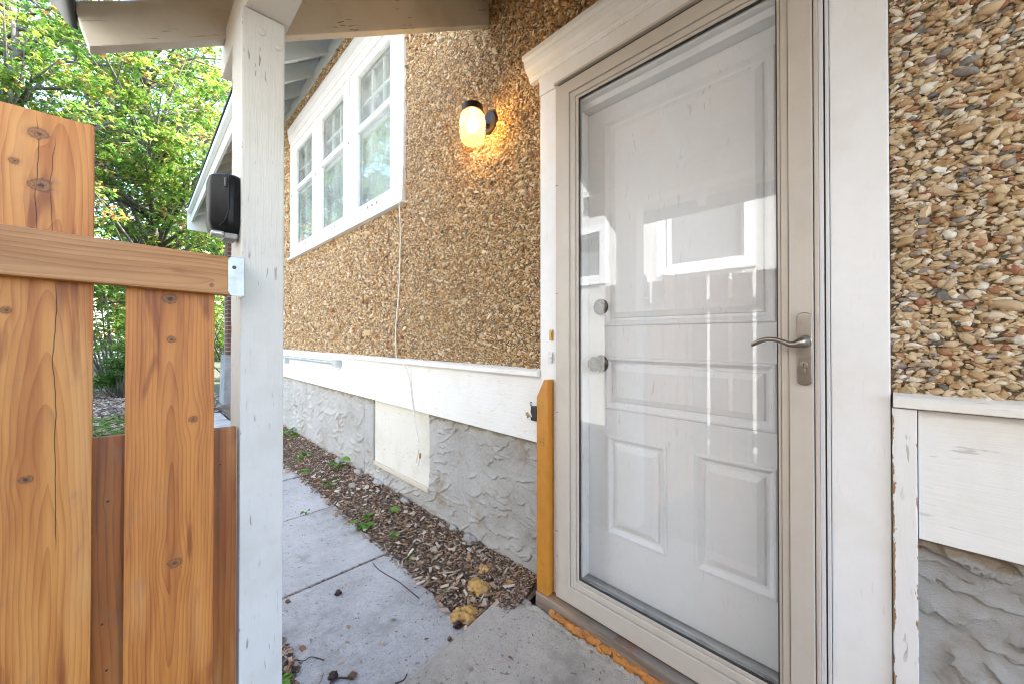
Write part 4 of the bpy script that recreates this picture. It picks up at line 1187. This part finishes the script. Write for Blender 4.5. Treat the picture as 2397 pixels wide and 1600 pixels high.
# seed pods, twigs, dry leaves
def pod(label, x, y, z, r_, m, seed):
    tag(obj('seed_pod', lump_mesh('seed_pod', [(x, y, z+r_*.55, r_, r_*.8, r_*.65)], np.random.RandomState(seed), .35, 10), M[m]), label, 'seed pod')
pod('dark shrivelled pod lying alone in the middle of the first paver', .655, 1.806, -1.160, .016, 'pod', 1)
pod('dark wrinkled pod at the bottom beside a twig on the first paver', .482, 1.372, -1.160, .017, 'pod', 2)
pod('smooth brown nut at the bottom of the first paver', .530, 1.330, -1.160, .014, 'pod2', 3)
pod('dark pod lodged between the yellow foam and the first paver', .925, 1.268, -1.160, .018, 'pod', 4)
pod('small brown pod near the first paver joint by the white post', .475, 1.905, -1.160, .010, 'pod2', 5)
pod('small grey pod on the first paver near the doorstep', .865, 1.235, -1.160, .009, 'pod2', 6)
def twig(label, P, r_=.0016, m='pod'):
    tag(obj('twig', MB().tube(smooth_path(P, 5), r_, 6).mesh('twig', 0, True), M[m]), label, 'twig')
twig('long thin curved reddish twig lying across the first paver', [(.872,1.925,-1.157),(.868,1.86,-1.156),(.880,1.77,-1.157),(.892,1.70,-1.155),(.897,1.63,-1.156),(.902,1.525,-1.157)], .0020)
twig('dark straight twig under the wrinkled pod at the bottom', [(.465,1.355,-1.155),(.497,1.352,-1.154),(.530,1.318,-1.156)], .003)
twig('bent twig among the litter at the left paver edge', [(.405,1.53,-1.145),(.43,1.51,-1.152),(.455,1.515,-1.155),(.485,1.47,-1.157)], .0016)
twig('pale forked twig near the bottom left of the first paver', [(.425,1.375,-1.157),(.445,1.385,-1.155),(.465,1.415,-1.157)], .0013, 'pod2')
twig('brown bark sliver at the bottom corner of the doorstep', [(.60,1.16,-1.114),(.625,1.15,-1.112),(.645,1.165,-1.114)], .0024)
twig('thin pale stalk leaning in the first paver joint', [(.405,1.90,-1.15),(.43,1.87,-1.155),(.45,1.82,-1.157)], .0010, 'cord')
DL = []
for cidx, c in enumerate(((.42,.30,.19),(.50,.42,.30),(.26,.12,.06))):
    me = leaf_me('dry_leaf', 1, .25, c, .5); me.materials.clear(); me.materials.append(M['chip']); DL.append(me)
rl = random.Random(5)
spots = [(.440,1.595,.034,2,'orange-brown curled leaf near the white post on the first paver'),(.600,1.575,.022,0,'tiny tan winged seed in the middle of the first paver'),
         (.745,1.49,.026,1,'pale cream leaf on the right half of the first paver'),(.568,1.49,.022,0,'faded grey sliver left of the pale cream leaf'),(.535,1.425,.022,1,'peach coloured husk low on the first paver'),
         (.665,1.385,.026,1,'pale split husk low in the middle of the first paver'),(.700,1.86,.022,1,'cream flake behind the dark shrivelled pod'),(.800,1.80,.020,0,'tan flake beside the long curved twig'),
         (.790,1.295,.018,2,'brown crumb of leaf beside the doorstep edge'),(.545,1.88,.020,1,'pale flake near the first paver joint')]
for (x, y, s_, c, lab) in spots:
    o = bpy.data.objects.new('dry_leaf', DL[c]); link(o); o.location = (x, y, -1.154); o.scale = (s_*1.3, s_*1.3, s_)
    o.rotation_euler = (rl.uniform(-.2,.2), rl.uniform(-.1,.2), rl.uniform(0,6.28)); tag(o, lab, 'dry leaf', 'dry leaves on the pavers')
for (x, y, s_, c, lab) in ((.80,1.035,.030,0,'tan crumpled leaf in the middle of the doorstep'),(.93,.98,.024,2,'brown leaf fragment on the doorstep near the sill'),(.70,1.08,.022,1,'pale sliver on the doorstep near its left edge')):
    o = bpy.data.objects.new('dry_leaf', DL[c]); link(o); o.location = (x, y, -1.112); o.scale = (s_, s_, s_); o.rotation_euler = (0, .1, rl.uniform(0,6.28)); tag(o, lab, 'dry leaf', 'dry leaves on the doorstep')

# ================================================================== YARD BEYOND
LC = np.array([(.10,.20,.045),(.13,.24,.05),(.18,.27,.06),(.24,.29,.07),(.31,.30,.09),(.065,.14,.035),(.38,.23,.10),(.25,.29,.11)])
def leafcloud(name, C, Rr, per, size, seed, parent, pal=None, w=None, droop=.5, ml='leaf'):
    """clumps at C with radii Rr; each spray is a fan of pointed leaflets"""
    rs = np.random.RandomState(seed); C = np.asarray(C); Rr = np.asarray(Rr)
    n = len(C)*per; idx = np.repeat(np.arange(len(C)), per)
    d = rs.normal(0, 1, (n,3)); d /= np.linalg.norm(d, axis=1, keepdims=True)
    P = C[idx]+d*(rs.rand(n)**.5)[:,None]*Rr[idx][:,None]*np.array([1.15,1.15,.7])
    k = 5
    yaw_ = rs.uniform(0, 2*math.pi, n)
    out = np.array([[0,0],[.16,.20],[0,.0],[0,0]])
    V = np.zeros((n, k, 4, 3)); S = size*np.exp(rs.normal(0,.25,n))
    for j in range(k):
        a = yaw_+(j-2)*.75+rs.normal(0,.15,n); el = -droop+rs.normal(0,.35,n)
        dx = np.stack([np.cos(a)*np.cos(el), np.sin(a)*np.cos(el), np.sin(el)], 1)
        sd_ = np.stack([-np.sin(a), np.cos(a), rs.normal(0,.5,n)], 1); sd_ /= np.linalg.norm(sd_, axis=1, keepdims=True)
        L = S*(1.15 if j == 2 else .9 if j in (1,3) else .7)
        b0 = P
        V[:,j,0] = b0; V[:,j,1] = b0+dx*(L*.45)[:,None]+sd_*(L*.22)[:,None]; V[:,j,2] = b0+dx*L[:,None]; V[:,j,3] = b0+dx*(L*.45)[:,None]-sd_*(L*.22)[:,None]
    pal = LC if pal is None else pal
    cl = rs.choice(len(pal), len(C), p=w)
    ci = np.where(rs.rand(n) < .45, cl[idx], rs.choice(len(pal), n, p=w))
    col = pal[ci]*rs.uniform(.75,1.3,(n,1))
    col = np.repeat(col, k*4, 0)
    F = np.arange(n*k*4).reshape(-1,4)
    return obj(name, np_mesh(name, V.reshape(-1,3), F, col), M[ml], parent)

def tree(label, x, y, h, cr, cz, nlimb, per, seed, size=.075, w=None, trunk_r=.16, lean=(0,0)):
    r2 = np.random.RandomState(seed)
    t = thing('maple_tree', label, 'tree', (x, y, gz))
    tr = MB(); top = Vector((x+lean[0], y+lean[1], gz+h*.75))
    base = Vector((x, y, gz-.1))
    pts = [base.lerp(top, u)+Vector((r2.normal(0,.05), r2.normal(0,.05), 0))*(u > 0) for u in np.linspace(0,1,8)]
    tr.tube(pts, [trunk_r*(1-.75*u) for u in np.linspace(0,1,8)], 10)
    C, Rr = [], []
    for k2 in range(nlimb):
        u = r2.uniform(.22, 1.); st_ = base.lerp(top, u)
        a = r2.uniform(0, 2*math.pi); el = r2.uniform(-.15, 1.0)
        L = cr*r2.uniform(.55, 1.05)
        e = st_+Vector((math.cos(a)*math.cos(el), math.sin(a)*math.cos(el), math.sin(el)*.9))*L
        mid = st_.lerp(e, .5)+Vector((0,0,L*.10))
        r0 = trunk_r*.35*(1-u*.5)
        tr.tube([st_, mid, e], [r0, r0*.6, r0*.2], 6)
        for q in range(4):
            f_ = r2.uniform(.35, 1.05); p = st_.lerp(e, f_)+Vector(r2.normal(0, .28, 3)*cr*.30)
            tr.tube([st_.lerp(e, f_*.7), p], [r0*.3, .006], 4, False)
            C.append(tuple(p)); Rr.append(r2.uniform(.28,.62)*cr*.22)
    part('trunk', tr, M['bark'], t, 0, True)
    leafcloud('crown', C, Rr, per, size, seed+1, t, None, w)
W1 = [.16,.20,.20,.13,.09,.09,.05,.08]; W2 = [.22,.22,.16,.08,.04,.22,.02,.04]
tree('tall yellow-green maple whose leaves fill the top left corner', -2.1, 12.3, 11.0, 3.8, 4, 84, 44, 11, .085, W1, .17, (.3,.3))
tree('leaning maple with orange tinged leaves standing right behind the black box', .5, 13.5, 11.8, 3.9, 4, 84, 40, 12, .10, W1, .20, (-.5,.2))
tree('darker green maple behind the other two, seen between their crowns', -3.6, 17.0, 14.0, 4.8, 5, 76, 32, 13, .14, W2, .22)
tree('slim maple farthest back, behind the brick pillar', 2.6, 19.0, 14.0, 4.8, 5, 70, 32, 14, .14, W2, .2)

def shrub(label, x, y, h, r_, seed, n=16, per=38, size=.06, w=None):
    r2 = np.random.RandomState(seed); t = thing('shrub', label, 'shrub', (x, y, gz))
    tr = MB(); C, Rr = [], []
    for k2 in range(n):
        a = r2.uniform(0, 6.28); e = Vector((x+r_*r2.uniform(.1,.95)*math.cos(a), y+r_*r2.uniform(.1,.95)*math.sin(a), gz+h*r2.uniform(.25,1)))
        tr.tube([(x+.1*math.cos(a), y+.1*math.sin(a), gz-.05), ((x+e.x)/2+.1*math.cos(a), (y+e.y)/2+.1*math.sin(a), gz+(e.z-gz)*.6), e], [.022,.014,.005], 5)
        C.append(tuple(e)); Rr.append(r2.uniform(.16,.32)*r_)
        C.append(tuple(e*.5+Vector((x,y,e.z))*.5)); Rr.append(.25*r_)
    part('branches', tr, M['bark'], t, 0, True)
    leafcloud('foliage', C, Rr, per, size, seed+1, t, None, w or W2, .35)
shrub('tall leafy shrub seen in the gap between the two cedar boards', -.35, 12.2, 3.3, 1.3, 21, 18, 46, .075)
shrub('low dark groundcover shrub under the tall one between the cedar boards', -.25, 11.2, 1.1, .95, 22, 16, 46, .060, [.25,.15,.05,.0,.0,.55,.0,.0])
shrub('bushy shrub standing left of the tall one behind the wide cedar board', -2.2, 11.6, 2.6, 1.3, 23, 16, 40, .07)
shrub('bright shrub visible just right of the narrow cedar board', .95, 12.6, 2.8, 1.1, 24, 18, 44, .07, W1)
shrub('shrub partly hidden by the brick pillar', 2.0, 13.6, 2.4, 1.3, 25, 14, 40, .08, W1)
shrub('rounded shrub farther back behind the walk', .3, 16.5, 3.4, 1.8, 26, 18, 44, .10)
shrub('broad shrub at the back left of the yard', -3.4, 15.5, 3.4, 2.0, 27, 18, 44, .10)
# far wood
rs = np.random.RandomState(41); C = np.stack([rs.uniform(-22,14,260), rs.uniform(24,30,260), rs.uniform(-1,5.5,260)], 1)
wd = leafcloud('far_woodland', C, rs.uniform(.8,1.7,260), 75, .28, 42, None, None, W2, .3)
wd['kind'] = 'stuff'; wd['label'] = 'distant mass of green trees closing the view behind the yard'; wd['category'] = 'woodland'
# ground cover: ivy patch and dead leaves beyond the gate
rs = np.random.RandomState(51); n = 1100
C = np.stack([rs.uniform(-1.7,.30,n), rs.uniform(4.6,8.3,n), np.full(n, gz+.02)], 1)
gcv = leafcloud('ground_cover', C, np.full(n,.09), 7, .038, 52, None, None, [.3,.25,.15,.05,.0,.25,.0,.0], .05, 'leaf')
gcv['kind'] = 'stuff'; gcv['label'] = 'low green ground cover plants beyond the cedar gate'; gcv['category'] = 'ground cover'
n = 5000
P = np.stack([rs.uniform(-2.0,1.2,n), rs.uniform(6.9,12.0,n), np.full(n, gz+.012)+.02*rs.rand(n)], 1)
ll = obj('leaf_litter', chips('leaf_litter', P, .035, .020, 53, np.array([(.30,.22,.16),(.22,.15,.10),(.40,.32,.26),(.13,.09,.07),(.34,.27,.21)])), M['chip'])
tag(ll, 'dead leaves covering the yard soil under the shrubs', 'leaf litter')['kind'] = 'stuff'
hs = tag(obj('hose', MB().tube(smooth_path([(.98,7.9,-1.18),(1.08,7.75,-1.17),(1.2,7.8,-1.175),(1.25,8.0,-1.18)]), .028, 8).mesh('hose', 0, True), M['rubberhose']), 'short dark drain hose lying at the foot of the brick pillar', 'hose')

# ================================================================== SIDE FENCE AND NEIGHBOUR (mirrored in the door glass)
sf = thing('side_fence', 'cedar picket fence along the opposite side of the walk, mirrored in the door glass', 'fence', (-.58, 1.0, gz))
y = -3.0
pm = MB().box(-.589,-.571, 0,.124, -1.16,.462).mesh('picket', .002); pm.materials.append(M['fence'])
while y < 1.9:
    o = bpy.data.objects.new('picket', pm); link(o); o.parent = sf; o.location = Vector((0, y, random.uniform(-.004,.004)))-sf.location; y += .150
for z in (.20, -.75):
    part('rail', MB().box(-.627,-.590, -3.0,1.93, z,z+.089), M['fence'], sf, .003)
for y in (-2.98, -.88, .915, 1.82):
    part('fence_post', MB().box(-.718,-.629, y,y+.089, -1.3,.44), M['fence'], sf, .003)
nb = thing('neighbour_house', 'sunlit cream stucco house next door with white framed windows, mirrored in the door glass', 'house', (-2.3, 2, gz))
XN = -2.2
wins = [(1.22,2.08,.86,1.95),(3.02,3.80,.86,1.50)]
nw = MB()
nw.box(XN-.2, XN, -6, 1.22, gz-.1, 3.4).box(XN-.2, XN, 1.22, 2.08, gz-.1, .86).box(XN-.2, XN, 1.22, 2.08, 1.95, 3.4).box(XN-.2, XN, 2.08, 3.02, gz-.1, 3.4)
nw.box(XN-.2, XN, 3.02, 3.80, gz-.1, .86).box(XN-.2, XN, 3.02, 3.80, 1.50, 3.4).box(XN-.2, XN, 3.80, 7.2, gz-.1, 3.4).box(XN-6, XN-.2, 7.0, 7.2, gz-.1, 3.4).box(XN-6, XN-.2, -6, -5.8, gz-.1, 3.4)
part('wall', nw, M['cream'], nb)
part('roof', MB().prism([(XN+.45,3.3),(XN+.45,3.42),(XN-3.2,5.6),(XN-3.2,5.45)], lambda a, c, d: (a, d, c), -6.4, 7.6).prism([(XN-3.2,5.45),(XN-3.2,5.6),(XN-6.6,3.42),(XN-6.6,3.3)], lambda a, c, d: (a, d, c), -6.4, 7.6), M['roof'], nb)
for a, b, c, d in wins:
    fr = MB().box(XN-.10, XN+.02, a-.11, a, c-.10, d+.10).box(XN-.10, XN+.02, b, b+.11, c-.10, d+.10).box(XN-.10, XN+.02, a, b, d, d+.10).box(XN-.10, XN+.035, a, b, c-.10, c)
    fr.box(XN-.08, XN-.03, a, a+.04, c, d).box(XN-.08, XN-.03, b-.04, b, c, d).box(XN-.08, XN-.03, a+.04, b-.04, c, c+.04).box(XN-.08, XN-.03, a+.04, b-.04, d-.04, d)
    wo = part('window', fr, M['win'], nb, .002)
    part('pane', MB().box(XN-.062, XN-.056, a+.04, b-.04, c+.04, d-.04), M['glass'], wo)
    part('blind', MB().box(XN-.14, XN-.135, a, b, c, d), M['blind'], wo)
